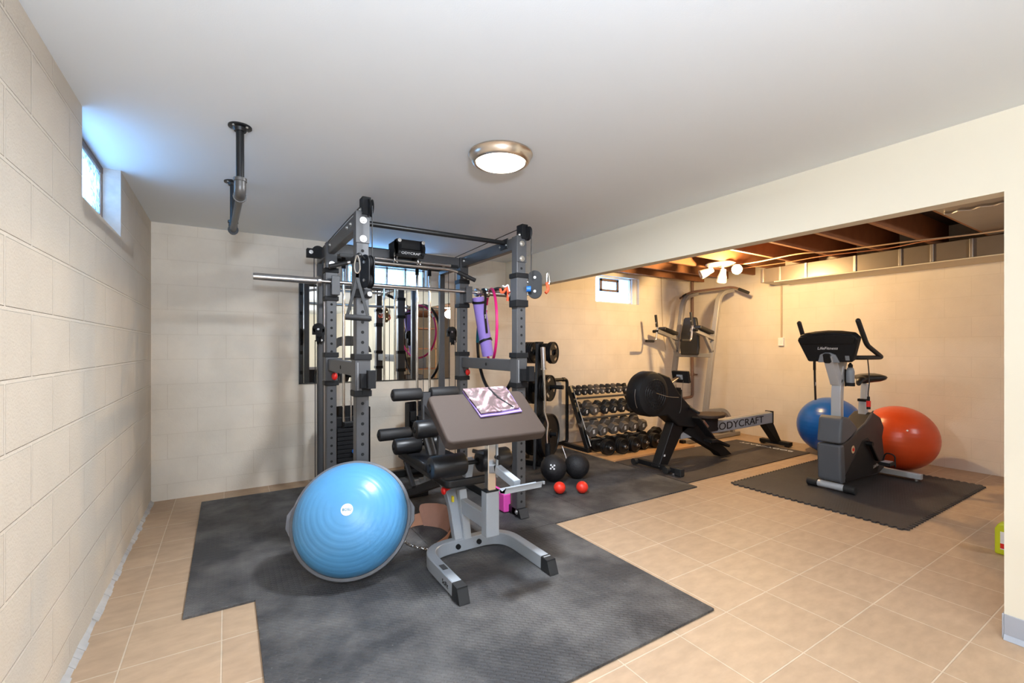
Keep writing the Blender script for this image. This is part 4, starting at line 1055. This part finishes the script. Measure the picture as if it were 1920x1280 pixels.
# ------------------------------------------------------------------ dumbbell rack
t = thing('dumbbell_rack', 'three-tier dumbbell rack full of hex dumbbells standing on plywood', 'dumbbell rack', (4.02, 4.2, .022))
RX0, RX1 = 3.565, 4.48
for x in (RX0, RX1):
    b = MB(); b.beam([(x, 4.02, .06), (x, 4.36, .76)], .065, .045, (1, 0, 0)); b.build('side_frame', 'blackm', t, bevel=.003)
    b = MB(); b.beam([(x, 3.99, .045), (x, 4.44, .045)], .06, .045); b.build('rack_foot', 'blackm', t, bevel=.003)
    b = MB(); b.cyl((x+(-.006), 3.965, .10), (x-.006, 4.268, .715), .0065, seg=10); b.build('bright_trim', 'chrome', t)
tiers = [(.655, 4.30), (.425, 4.19), (.20, 4.07)]
tl = R(12)
for z, y in tiers:
    for dy in (-.085, .065):
        b = MB(); b.beam([(RX0, y+dy, z+.30*(dy)), (RX1, y+dy, z+.30*dy)], .035, .022); b.build('shelf_rail', 'rack', t)

def hexbell(r, L, hl, m, name='hex_dumbbell'):
    t = thing(name, '', 'dumbbell', (0, 0, 0))
    b = MB(); b.cyl((0, -L/2+.005, 0), (0, L/2-.005, 0), .0125+.002*(r > .05), seg=16); lab(b.build('handle', 'chrome', t, local=True), 'chrome handle')
    for s in (-1, 1):
        b = MB(); a = s*L/2; e = s*(L/2-hl)
        b.lathe([(0, 0), (r*.88, 0), (r, hl*.12), (r, hl*.88), (r*.85, hl), (0, hl)], (0, min(a, e), 0), (0, max(a, e), 0), 6)
        b.use('white'); b.box((-.004, a+s*.0008, r*.1), (r*.38, .001, r*.72), Matrix.Rotation(R(-20), 3, 'Y'))
        b.build('hex_head', m, t, local=True)
    return t
hp = {}
def place_hex(kind, x, y, z, label, group):
    if kind not in hp: hp[kind] = hexbell(*kind); o = hp[kind]
    else: o = copy_tree(hp[kind])
    o['label'] = label; o['group'] = group; o.location = (x, y, z); o.rotation_euler = (tl*1.4, R(random.choice((0, 0, 4, -5))), R(random.uniform(-3, 3)))
W_ = ['leftmost', 'second from the left', 'third from the left', 'fourth from the left', 'fifth from the left', 'sixth from the left', 'seventh from the left', 'eighth from the left', 'ninth from the left']
S1 = (.040, .17, .055, 'hexdark'); S1g = (.041, .17, .055, 'hexgrey'); S2 = (.060, .21, .07, 'hexdark'); S2g = (.066, .21, .075, 'hexgrey'); S3 = (.073, .235, .08, 'hexgrey')
top_k = [S1, S1, S1, S1g, S1g, S1, S1, S1g, S1]
for i in range(9):
    k = top_k[i]
    place_hex(k, 3.60+i*.098, 4.292, .655+.013+k[0]+.01, '%s small hex dumbbell, %s on the top tier' % ('grey' if k[3] == 'hexgrey' else 'black', W_[i]), 'small hex dumbbells on the top tier')
for i, x in enumerate((3.60, 3.745, 3.915, 4.06, 4.20, 4.345)):
    k = S2g if i == 1 else S2
    place_hex(k, x, 4.18, .425+.013+k[0]+.01, '%s hex dumbbell, %s on the middle tier' % ('grey' if i == 1 else 'black', W_[i]), 'hex dumbbells on the middle tier')
for i, x in enumerate((3.60, 3.755, 3.94, 4.10, 4.262, 4.425)):
    place_hex(S3, x, 4.06, .20+.013+S3[0]+.01, 'large grey hex dumbbell, %s on the bottom tier' % W_[i], 'large hex dumbbells on the bottom tier')
def platebell():
    t = thing('plate_dumbbell', '', 'dumbbell', (0, 0, 0))
    b = MB(); b.cyl((0, -.185, 0), (0, .185, 0), .013, seg=16); lab(b.build('handle', 'chrome', t, local=True), 'chrome handle')
    for s in (-1, 1):
        for j in range(3):
            y = s*(.075+j*.027)
            b = MB(); r = .088
            b.lathe([(.014, -.012), (.03, -.012), (.033, -.005), (r*.80, -.005), (r*.84, -.012), (r*.97, -.012), (r, -.007), (r, .007), (r*.97, .012), (r*.84, .012), (r*.80, .005), (.033, .005), (.03, .012), (.014, .012), (.014, -.012)], (0, y, 0), (0, y+1, 0), 40)
            b.build('plate', 'iron', t, local=True)
        b = MB(); b.cyl((0, s*.146, 0), (0, s*.165, 0), .022, seg=6); b.build('spin_collar', 'steel', t, local=True)
    return t
pb0 = None
pbs = [(3.675, 3.905, -4), (3.845, 3.865, 3), (4.03, 3.86, 5), (4.225, 3.90, 8), (4.42, 3.89, 2), (4.615, 3.87, -5), (4.81, 3.98, 6)]
for i, (x, y, a) in enumerate(pbs):
    if pb0 is None: pb0 = platebell(); o = pb0
    else: o = copy_tree(pb0)
    o['label'] = 'adjustable dumbbell with round plates, %s on the plywood' % W_[i]; o['group'] = 'plate dumbbells on the plywood'
    o.location = (x, y, .022+.0885); o.rotation_euler = (0, 0, R(a))

# ------------------------------------------------------------------ rowing machine (its length runs along the back wall)
RY = 3.10; RZ = .010
t = thing('rowing_machine', 'black rowing machine with a round fan housing and lettered silver rail', 'rowing machine', (4.5, RY, RZ))
def arc(cx, cz, r, a0, a1, n): return [(cx+r*math.cos(R(a0+(a1-a0)*k/n)), cz+r*math.sin(R(a0+(a1-a0)*k/n))) for k in range(n+1)]
hc = (3.52, .785)
b = MB(); b.lathe([(0, -.105), (.16, -.105), (.205, -.085), (.222, -.05), (.222, .05), (.205, .085), (.16, .105), (0, .105)], (hc[0], RY, hc[1]), (hc[0], RY-1, hc[1]), 56)
hs = b.build('fan_housing', 'black', t)
b = MB()
for rr in (.055, .085, .115, .145): b.torus((hc[0], RY-.1065, hc[1]), rr, .0035, (0, 1, 0), 40, 6)
for k in range(24): a = R(15*k); b.beam([(hc[0]+.04*math.cos(a), RY-.1065, hc[1]+.04*math.sin(a)), (hc[0]+.155*math.cos(a+.25), RY-.1065, hc[1]+.155*math.sin(a+.25))], .003, .004)
b.build('fan_grille', 'iron', hs)
b = MB(); b.tube([(hc[0]-.02+.235*math.cos(R(a)), RY-.075, hc[1]+.235*math.sin(R(a))) for a in range(165, 215, 5)], .0022, 8); b.build('housing_seam', 'steel', hs)
# neck and body that run down from the housing to the legs
body = [(3.60, .995), (3.76, .945), (3.90, .78), (4.05, .66), (4.22, .53), (4.16, .40), (3.90, .44), (3.72, .56), (3.52, .565), (3.42, .62)]
b = MB(); b.prism(body, (0, RY-.085, 0), (1, 0, 0), (0, 0, 1), (0, .17, 0)); b.build('body_shell', 'black', t, bevel=.02, segs=3)
b = MB(); b.prism([(3.86, .50), (4.10, .56), (4.20, .46), (3.98, .35), (3.76, .05), (3.63, .05)], (0, RY-.05, 0), (1, 0, 0), (0, 0, 1), (0, .10, 0)); b.build('front_leg', 'iron', t, bevel=.006)
b = MB(); b.prism([(4.02, .56), (4.20, .50), (4.80, .075), (4.86, .03), (4.66, .03), (4.60, .08), (3.98, .38)], (0, RY-.05, 0), (1, 0, 0), (0, 0, 1), (0, .10, 0)); b.build('middle_leg', 'black', t, bevel=.006)
for y in (RY-.052,):
    b = MB(); b.bb(3.70, 3.725, y-.001, y, .15, .17); b.bb(4.45, 4.46, y-.001, y, .20, .235); b.build('leg_decal', 'white', t)
b = MB(); b.beam([(3.67, RY-.235, .055), (3.67, RY+.255, .055)], .06, .05); b.build('front_foot', 'black', t, bevel=.005)
for y in (RY-.15, RY+.255):
    b = MB(); b.cyl((3.645, y, .05), (3.60, y, .05), .034, seg=24); b.build('roll_wheel', 'rubber', t)
b = MB(); b.bb(3.64, 3.70, RY-.30, RY-.22, .012, .085); b.build('foot_cap', 'rubber', t, bevel=.008)
b = MB(); b.cyl((3.67, RY-.2, RZ), (3.67, RY-.2, .04), .02, seg=12); b.build('levelling_foot', 'steel', t)
b = MB(); b.beam([(3.98, RY, .355), (5.72, RY, .375)], .085, .13); b.use('black'); b.bb(5.72, 5.735, RY-.05, RY+.05, .30, .455)
b.build('seat_rail', 'silver', t, bevel=.003)
b = MB(); b.beam([(4.2, RY-.0, .425), (5.70, RY, .443)], .05, .012); b.build('rail_top', 'steel', t)
text('rail_lettering', 'BODYCRAFT', .115, 'black', t, (5.02, RY-.0445, .363), (1, 0, .012), (0, 0, 1), sx=1.5)
b = MB(); b.prism([(5.56, .31), (5.735, .31), (5.93, .05), (5.84, .05)], (0, RY-.045, 0), (1, 0, 0), (0, 0, 1), (0, .09, 0)); b.build('rear_leg', 'black', t, bevel=.005)
b = MB(); b.beam([(5.90, RY-.17, .045), (5.90, RY+.20, .045)], .085, .045); b.bb(5.86, 5.94, RY-.16, RY-.11, RZ, .03); b.bb(5.86, 5.94, RY+.14, RY+.19, RZ, .03); b.build('rear_foot', 'black', t, bevel=.006)
b = MB(); b.prism([(4.44+.19*math.cos(q)*(1.25 if math.cos(q) > 0 else .9)+.0, .145*math.sin(q)) for q in [2*PI*k/28 for k in range(28)]], (0.05, RY, .475), (1, 0, 0), (0, 1, 0), (0, 0, .04)); b.build('seat', 'padvinyl', t, bevel=.014, segs=3)
b = MB(); b.bb(4.38, 4.58, RY-.065, RY+.065, .43, .476); b.bb(4.40, 4.56, RY-.075, RY-.045, .33, .44); b.bb(4.40, 4.56, RY+.045, RY+.075, .33, .44); b.build('seat_carriage', 'black', t, bevel=.004)
for s in (-1, 1):
    b = MB(); b.beam([(4.10, RY+s*.13, .52), (4.34, RY+s*.13, .30)], .10, .022); b.bb(4.30, 4.40, RY+s*.13-.05, RY+s*.13+.05, .24, .27)
    b.use('steel'); b.beam([(4.16, RY+s*.13-.002, .485), (4.235, RY+s*.13-.002, .416)], .106, .026)
    b.build('foot_plate', 'black', t, bevel=.003)
b = MB(); b.beam(fillet([(4.44, RY-.11, .25), (4.68, RY-.11, .16)], .01), .06, .03); b.build('heel_stop', 'black', t, bevel=.003)
b = MB(); b.tube(fillet([(4.00, RY-.235, .585), (4.05, RY-.12, .61), (4.12, RY, .62), (4.09, RY+.12, .61), (4.05, RY+.235, .58)], .06), .0155); b.build('pull_handle', 'foam', t)
b = MB(); b.beam(fillet([(3.60, RY-.075, .83), (3.80, RY-.03, .87), (3.99, RY, .93)], .08), .05, .022); b.build('monitor_arm', 'steel', t)
b = MB(); b.box((4.035, RY, .935), (.035, .20, .125), Matrix.Rotation(R(-12), 3, 'Y')); o = b.build('monitor', 'black', t, bevel=.006)
b = MB(); b.box((4.012, RY, .932), (.012, .07, .05), Matrix.Rotation(R(-12), 3, 'Y')); b.build('monitor_socket', 'silver', o, bevel=.003)
MB().tube(cr([(3.98, RY-.07, .90), (3.93, RY-.088, .75), (3.91, RY-.09, .60), (3.86, RY-.06, .52)]), .0022, 6).build('sensor_cable', 'pipegrey', t)
MB().tube(cr([(3.52, RY-.112, .80), (3.70, RY-.108, .755), (3.88, RY-.09, .735)]), .0018, 6).build('side_cord', 'steel', t)

# ------------------------------------------------------------------ captain's chair tower
TYN, TYF = 3.765, 4.335
t = thing('knee_raise_tower', 'tall grey knee-raise and pull-up tower standing in the far lit corner', 'exercise tower', (5.6, 4.05, 0))
for i, y in enumerate((TYN, TYF)):
    b = MB(); b.beam([(4.93, y, .032), (6.16, y, .032)], .05, .05); b.use('black'); b.beam([(4.90, y, .032), (4.96, y, .032)], .058, .058)
    b.build('floor_rail', 'ivory', t, bevel=.002)
    b = MB(); b.beam(fillet([(5.34, y, .05), (5.50, y, .95), (5.70, y, 1.98), (6.00, y, 2.045)], .16, 10), .05, .07, (0, 1, 0)); b.build('upright', 'ivory', t)
    b = MB(); b.beam(fillet([(5.44, y, .40), (5.88, y, .385), (6.02, y, .05)], .20, 10), .05, .05, (0, 1, 0)); b.build('rear_brace', 'ivory', t)
    b = MB(); b.beam([(5.57, y, 1.36), (5.12, y, 1.475)], .05, .055, (0, 1, 0)); b.use('black'); b.cyl((5.13, y-.02, 1.47), (5.13, y-.07 if i == 0 else y+.07, 1.47), .022, seg=16); b.build('arm_rail', 'ivory', t)
    b = MB(); b.beam([(5.53, y, 1.19), (5.38, y, 1.40)], .04, .045, (0, 1, 0)); b.build('arm_brace', 'ivory', t)
    b = MB(); b.box((5.36, y, 1.475), (.30, .13, .05), Matrix.Rotation(R(14), 3, 'Y')); b.build('arm_pad', 'vinyl', t, bevel=.015, segs=3)
    b = MB(); b.tube(fillet([(5.13, y, 1.46), (5.13, y, 1.52), (5.10, y, 1.60)], .02), .013); b.use('foam'); b.cyl((5.12, y, 1.53), (5.095, y, 1.70), .018, seg=16); b.build('upright_grip', 'steel', t)
    sgn = -1 if i == 0 else 1
    b = MB(); b.tube(fillet([(5.12, y, 1.46), (5.10, y, 1.33), (4.95, y+.0, 1.33)], .05), .012); b.use('foam'); b.cyl((5.05, y, 1.33), (4.90, y, 1.332), .018, seg=16); b.build('dip_grip', 'steel', t)
    b = MB()
    for z in (1.10, 1.19): b.cyl((5.53, y-.026, z), (5.53, y-.034, z), .014, seg=6)
    b.build('bolt_pair', 'black', t)
b = MB(); b.beam([(5.525, TYN, 1.135), (5.525, TYF, 1.135)], .045, .055); b.build('cross_beam', 'ivory', t)
b = MB(); b.beam([(6.02, TYN, .35), (6.02, TYF, .35)], .045, .05) if False else b.beam([(6.03, TYN, .035), (6.03, TYF, .035)], .05, .05); b.build('rear_floor_bar', 'ivory', t)
padp = [(-.135, 0), (.135, 0), (.15, .10), (.14, .30), (.10, .50), (.085, .52), (-.085, .52), (-.10, .50), (-.14, .30), (-.15, .10)]
b = MB(); b.prism(padp, (5.43, 4.05, 1.14), (0, 1, 0), (.04, 0, 1), (.05, 0, 0)); b.build('back_pad', 'vinyl', t, bevel=.015, segs=3)
b = MB(); b.tube(fillet([(6.0, TYF+.34, 1.99), (6.0, TYF+.10, 2.09), (6.0, TYN-.02, 2.09), (6.0, TYN-.235, 1.985)], .08), .016); b.use('foam'); b.cyl((6.0, TYF+.28, 2.015), (6.0, TYF+.16, 2.065), .0165) if False else None
b.build('pull_up_bar', 'pvc', t)
for a, c in (((6.0, TYF+.17, 2.062), (6.0, TYF+.24, 2.033)), ((6.0, TYN-.10, 2.050), (6.0, TYN-.24, 1.983))):
    MB().cyl(a, c, .021).build('bar_grip', 'foam', t)

# ------------------------------------------------------------------ exercise bike facing the rower
BYc = 1.87
t = thing('exercise_bike', 'upright grey and black exercise bike on the puzzle mat', 'exercise bike', (4.9, BYc, .012))
def pr_y(pts, y0, y1, name, m, bev=.01, par=None):
    b = MB(); b.prism(pts, (0, y0, 0), (1, 0, 0), (0, 0, 1), (0, y1-y0, 0)); return b.build(name, m, par or t, bevel=bev, segs=3)
low = [(4.43, .10), (4.46, .07), (5.20, .05), (5.34, .09), (5.33, .24), (5.29, .39), (5.33, .48), (5.25, .58), (5.09, .64), (4.98, .60), (4.91, .545), (4.76, .505), (4.60, .44), (4.41, .40)]
sh = pr_y(low, BYc-.075, BYc+.085, 'main_shroud', 'bikeblack', .018)
pr_y([(4.405, .10), (4.46, .07), (4.50, .10), (4.47, .41), (4.39, .41)], BYc-.088, BYc+.098, 'front_panel', 'bikegrey', .02)
pr_y([(4.39, .42), (4.475, .42), (4.60, .46), (4.74, .52), (4.66, .58), (4.56, .635), (4.46, .65), (4.425, .63)], BYc-.088, BYc+.098, 'upper_cowl', 'bikegrey', .02)
b = MB(); b.prism([(4.62, .46), (4.76, .52), (4.90, .56), (5.0, .62), (5.08, .655), (5.02, .60), (4.90, .545), (4.75, .505)], (0, BYc-.079, 0), (1, 0, 0), (0, 0, 1), (0, .01, 0)); b.build('top_trim', 'bikegrey', t)
b = MB(); b.prism([(4.50, .13), (4.84, .40), (4.96, .42), (5.06, .34), (5.22, .17), (5.16, .07), (4.52, .08)], (0, BYc-.0785, 0), (1, 0, 0), (0, 0, 1), (0, .008, 0)); b.build('crank_cover', 'black', t, bevel=.004)
b = MB(); b.lathe([(0, 0), (.022, 0), (.028, .003), (.034, 0)], (4.66, BYc-.076, .345), (4.66, BYc-1, .345), 28); b.use('red'); b.cyl((4.66, BYc-.076, .345), (4.66, BYc-.082, .345), .014); b.build('round_badge', 'wire', t)
b = MB(); b.beam([(4.93, BYc-.10, .37), (5.09, BYc-.10, .20)], .022, .03, (0, 1, 0)); b.cyl((4.93, BYc-.07, .37), (4.93, BYc-.125, .37), .022); b.build('crank_arm', 'black', t, bevel=.003)
b = MB(); b.beam([(5.04, BYc-.17, .185), (5.16, BYc-.17, .185)], .09, .028); b.use('silver'); b.beam([(5.05, BYc-.17, .200), (5.15, BYc-.17, .200)], .06, .006); b.use('black'); b.tube(fillet([(5.14, BYc-.125, .19), (5.16, BYc-.14, .27), (5.16, BYc-.21, .26), (5.15, BYc-.215, .15)], .03), .006, 8); b.build('pedal', 'black', t)
b = MB(); b.cyl((4.93, BYc+.08, .37), (4.93, BYc+.13, .37), .022); b.beam([(4.93, BYc+.11, .37), (4.79, BYc+.11, .52)], .022, .03, (0, 1, 0)); b.build('crank_arm', 'black', t)
b = MB(); b.beam([(4.72, BYc+.17, .53), (4.84, BYc+.17, .53)], .09, .028); b.build('pedal', 'black', t, bevel=.003)
text('side_lettering', 'LifeFitness', .042, 'white', t, (5.14, BYc-.0805, .145), (1, 0, .12), (0, 0, 1), shear=.2, sx=.9)
b = MB(); b.cyl((4.43, BYc-.115, .048), (4.43, BYc+.115, .048), .029); b.build('front_stabiliser', 'bikesilver', t)
for s in (-1, 1):
    b = MB(); b.cyl((4.43, BYc+s*.10, .048), (4.43, BYc+s*.185, .048), .035, seg=20); b.build('stabiliser_cap', 'rubber', t, bevel=.004)
b = MB(); b.beam([(5.37, BYc-.34, .06), (5.37, BYc+.34, .06)], .05, .05); b.use('steel'); b.cyl((5.37, BYc-.30, .012), (5.37, BYc-.30, .04), .015, seg=12); b.cyl((5.37, BYc+.30, .012), (5.37, BYc+.30, .04), .015, seg=12); b.build('rear_stabiliser', 'bikesilver', t, bevel=.003)
b = MB(); b.beam([(5.18, BYc, .09), (5.36, BYc, .07)], .06, .05); b.build('frame_tail', 'bikesilver', t)
b = MB(); b.beam(fillet([(4.545, BYc, .55), (4.545, BYc, .90), (4.62, BYc, 1.13)], .3, 8), .075, .065, (1, 0, 0)); b.build('front_post', 'bikesilver', t, bevel=.008)
b = MB(); b.beam([(4.535, BYc, .93), (4.39, BYc, 1.18)], .075, .075, (1, 0, 0)); b.build('console_post', 'bikesilver', t, bevel=.008)
# console: slopes up and away from the rider
cu = Vector((-.30, 0, 1)).normalized(); cn = Vector((-1, 0, -.30)).normalized()
def P3(y, h, d): return (4.40, BYc+y, 1.135)
con = [(-.17, 0), (.17, 0), (.235, .20), (.20, .245), (.10, .262), (0, .268), (-.10, .262), (-.20, .245), (-.235, .20)]
b = MB(); b.prism(con, (4.47, BYc, 1.135), (0, 1, 0), cu, cn*.075); c_ = b.build('console', 'black', t, bevel=.014, segs=3)
b = MB(); b.prism([(-.20, .165), (.20, .165), (.215, .225), (.10, .245), (-.10, .245), (-.215, .225)], Vector((4.47, BYc, 1.135))+cn*.075, (0, 1, 0), cu, cn*.012); b.build('console_ridge', 'iron', c_, bevel=.004)
b = MB(); b.prism([(-.085, 0), (.085, 0), (.06, .07), (.02, .088), (-.02, .088), (-.06, .07)], Vector((4.47, BYc, 1.135))+cn*.0755, (0, 1, 0), cu, cn*.012); b.use('iron'); b.prism(rounded(-.025, .03, .0, .085, .015), Vector((4.47, BYc, 1.135))+cn*.087, (0, 1, 0), cu, cn*.02); b.build('console_yoke', 'bottle', c_, bevel=.004)
text('console_lettering', 'LifeFitness', .034, 'white', c_, tuple(Vector((4.47, BYc, 1.135))+cn*.0765+cu*.125), (0, -1, 0), tuple(cu), shear=.25, sx=1.1)
b = MB(); b.prism([(-.155, .02), (-.125, .02), (-.125, .06), (-.155, .06)], Vector((4.47, BYc, 1.135))+cn*.0753, (0, 1, 0), cu, cn*.001); b.build('console_sticker', 'bottle', c_)
b = MB(); b.prism([(-.15, .03), (.15, .03), (.20, .20), (-.20, .20)], (4.4702, BYc, 1.135), (0, 1, 0), cu, -cn*.003); b.build('console_face', 'bikegrey', c_)
for s in (-1, 1):
    b = MB(); b.tube(fillet([(4.50, BYc+s*.05, 1.155), (4.52, BYc+s*.20, 1.155), (4.80, BYc+s*.235, 1.155), (4.50, BYc+s*.235, 1.26), (4.36, BYc+s*.225, 1.46)], .045, 8), .0185, 16)
    b.sphere((4.36, BYc+s*.225, 1.46), .0185, 16, 10)
    b.build('handlebar', 'foam', t)
b = MB(); b.beam([(5.06, BYc, .60), (5.075, BYc, .745)], .062, .06, (1, 0, 0)); b.use('black'); b.bb(5.035, 5.11, BYc-.036, BYc+.036, .735, .76); b.build('seat_tube', 'bikesilver', t, bevel=.003)
b = MB(); b.beam([(5.075, BYc, .74), (5.10, BYc, .90)], .048, .045, (1, 0, 0)); b.build('seat_post', 'bikesilver', t, bevel=.003)
b = MB(); N = 16
seat = []
for i in range(N+1):
    u = i/N; x = 4.97+.30*u; wd = .028+.105*min(1, max(0, (u-.22)/.55))**1.2 if u > .22 else .022+.02*u/.22
    if u > .88: wd *= (1-(u-.88)/.12*.35)
    seat.append((x, wd, .945+.018*u-(.03*(1-u/.12) if u < .12 else 0)))
rows = []
for x, wd, z in seat:
    row = []
    for k in range(14):
        a = 2*PI*k/14; row.append(b.bm.verts.new((x, BYc+wd*math.cos(a), z+(.032 if math.sin(a) > 0 else .05)*math.sin(a)*(.6 if wd < .05 else 1))))
    rows.append(row)
for A, B in zip(rows, rows[1:]):
    for k in range(14): b._f([A[k], A[(k+1) % 14], B[(k+1) % 14], B[k]])
b._f(list(reversed(rows[0]))); b._f(rows[-1]); b.build('saddle', 'vinyl', t, angle=70)
t = thing('water_bottle', 'small grey bottle clipped beside the front post of the bike', 'bottle', (4.60, BYc-.085, .92))
b = MB(); b.lathe([(0, 0), (.026, 0), (.030, .008), (.031, .12), (.024, .15), (.016, .158), (0, .158)], (4.60, BYc-.078, .91), (4.60, BYc-.078, 2), 28); b.build('bottle_body', 'bottle', t)
b = MB(); b.lathe([(0, 0), (.018, 0), (.018, .025), (.010, .03), (.008, .042), (0, .042)], (4.60, BYc-.078, 1.066), (4.60, BYc-.078, 2), 20); b.build('cap', 'black', t)
b = MB(); b.lathe([(.0325, 0), (.0335, 0), (.0335, .03), (.0325, .03)], (4.60, BYc-.078, .905), (4.60, BYc-.078, 2), 24); b.bb(4.595, 4.605, BYc-.046, BYc-.036, .90, 1.05); b.build('cage', 'black', t)
t = thing('strap', 'black strap with small white print hanging from the far handle of the bike', 'strap', (4.66, 2.10, .95))
b = MB(); b.beam([(4.66, 2.105, 1.14), (4.665, 2.104, .95), (4.67, 2.10, .75)], .034, .006, (0, 1, 0)); b.build('webbing', 'black', t)
b = MB(); b.beam([(4.66, 2.105, 1.14), (4.662, 2.105, 1.03)], .04, .010, (0, 1, 0)); b.torus((4.66, 2.105, 1.155), .026, .005, (0, 1, 0), 20, 8); b.build('strap_loop', 'black', t)
text('strap_lettering', 'TRX', .018, 'white', t, (4.666, 2.098, .90), (0, 0, 1), (-1, 0, 0))
t = thing('safety_key_cord', 'black cord with an orange plug hanging from the near handle of the bike', 'cord', (4.56, 1.64, .95))
b = MB(); b.tube(cr([(4.53, 1.64, 1.14), (4.55, 1.64, 1.05), (4.56, 1.64, .95), (4.54, 1.64, .86), (4.545, 1.64, .82)]), .0045, 8); b.build('cord', 'cable', t)
b = MB(); b.cyl((4.545, 1.64, .83), (4.545, 1.64, .795), .010); b.cyl((4.545, 1.64, .745), (4.545, 1.64, .725), .014); b.use('red'); b.cyl((4.545, 1.64, .795), (4.545, 1.64, .745), .0155); b.build('plug', 'black', t)

# ------------------------------------------------------------------ big exercise balls
for x, y, r, m, l in ((5.965, 2.53, .332, 'bluevinyl', 'big blue exercise ball against the right wall behind the bike'), (5.775, 1.835, .325, 'orangevinyl', 'big orange exercise ball against the right wall beside the bike seat')):
    t = thing('exercise_ball', l, 'exercise ball', (x, y, 0))
    pr = []
    for k in range(0, 91):
        a = -PI/2+PI*k/90; rr, hh = r*math.cos(a), r+r*.985*math.sin(a)
        if abs(k-45) < 32 and k % 4 == 0: rr -= .0010
        pr.append((max(0, rr), hh))
    pr[0] = (0, pr[0][1]); pr[-1] = (0, pr[-1][1])
    b = MB(); b.lathe(pr, (x, y, -.0), (x, y, 1), 90)
    b.build('ball_skin', m, t, angle=60)
    b = MB(); d = Vector((-.75, -.45, .35)).normalized(); c = Vector((x, y, r)); b.cyl(c+d*(r*.99), c+d*(r+.003), .008, seg=16); b.build('valve_plug', 'white', t)

# ------------------------------------------------------------------ bits at the edges
t = thing('spray_bottle', 'lime green bottle with a white label on the floor at the doorway edge', 'bottle', (3.95, .74, 0))
b = MB(); b.prism([(-.04, 0), (.05, 0), (.05, .15), (.035, .185), (-.05, .195), (-.048, .15)], (3.92, .73, .0), (0, 1, 0), (0, 0, 1), (.08, 0, 0)); b.build('bottle_body', 'green', t, bevel=.010, segs=3)
b = MB(); b.bb(3.9185, 3.92, .705, .755, .035, .14); b.use('red'); b.bb(3.918, 3.9185, .73, .755, .04, .07); b.build('label', 'white', t)
b = MB(); b.sphere((2.32, .335, .045), .11, 36, 20, (1.1, .7, .41)); tag(b.build('black_bag', 'rubber'), 'black rounded bag on the tiles cut off at the bottom right corner', 'bag')

# ------------------------------------------------------------------ what the mirror sees behind the camera
TX, TY = 2.25, -1.6
t = thing('treadmill', 'black treadmill with curved console behind the camera, seen in the mirror', 'treadmill', (TX, TY, 0))
b = MB(); b.bb(TX-.40, TX+.40, TY-1.0, TY+.95, .08, .17); b.use('rubber'); b.bb(TX-.26, TX+.26, TY-.95, TY+.60, .171, .176); b.build('deck', 'bikegrey', t, bevel=.01)
b = MB(); b.box((TX, TY+.80, .23), (.78, .42, .18), None, .85); b.build('motor_cover', 'bikeblack', t, bevel=.03)
for s in (-1, 1):
    MB().beam(fillet([(TX+s*.38, TY+.75, .1), (TX+s*.38, TY+.62, 1.15), (TX+s*.36, TY+.30, 1.12)], .08), .06, .05, (1, 0, 0)).build('upright', 'bikegrey', t)
b = MB(); con2 = [(.46*math.cos(a), .36*math.sin(a)) for a in [PI*k/20 for k in range(21)]]+[(-.38, 0), (-.2, .14), (.2, .14), (.38, 0)]
b.prism(con2, (TX, TY+.62, 1.14), (1, 0, 0), (0, -.35, 1), (0, .06, 0)); b.build('console', 'bikeblack', t, bevel=.01)
MB().beam([(TX-.38, TY+.64, 1.0), (TX+.38, TY+.64, 1.0)], .06, .05).build('cross_bar', 'bikegrey', t)
t = thing('storage_shelf', 'wooden storage shelf in the unfinished side, seen only in the mirror', 'shelf', (4.2, -2.6, 0))
for z in (.08, .65, 1.2, 1.75): MB().bb(3.5, 4.9, -3.0, -2.5, z, z+.03).build('shelf_board', 'joist', t)
for x in (3.5, 4.87):
    for y in (-3.0, -2.53): MB().bb(x, x+.03, y, y+.03, 0, 2.0).build('post', 'wood', t)
for x, z, w_, h_, m, l in ((3.7, .11, .4, .3, 'leather', 'brown box on the lowest storage shelf'), (4.3, .11, .5, .4, 'bikegrey', 'grey box on the lowest storage shelf'), (3.75, .68, .4, .35, 'wood', 'tan box at the left of the second storage shelf'), (4.4, .68, .45, .3, 'bikegrey', 'grey box at the right of the second storage shelf'), (4.0, 1.23, .6, .3, 'bikeblack', 'black box on the third storage shelf')):
    tag(MB().bb(x-w_/2, x+w_/2, -2.95, -2.55, z, z+h_).build('storage_box', m, bevel=.01), l, 'box', 'boxes on the storage shelf')
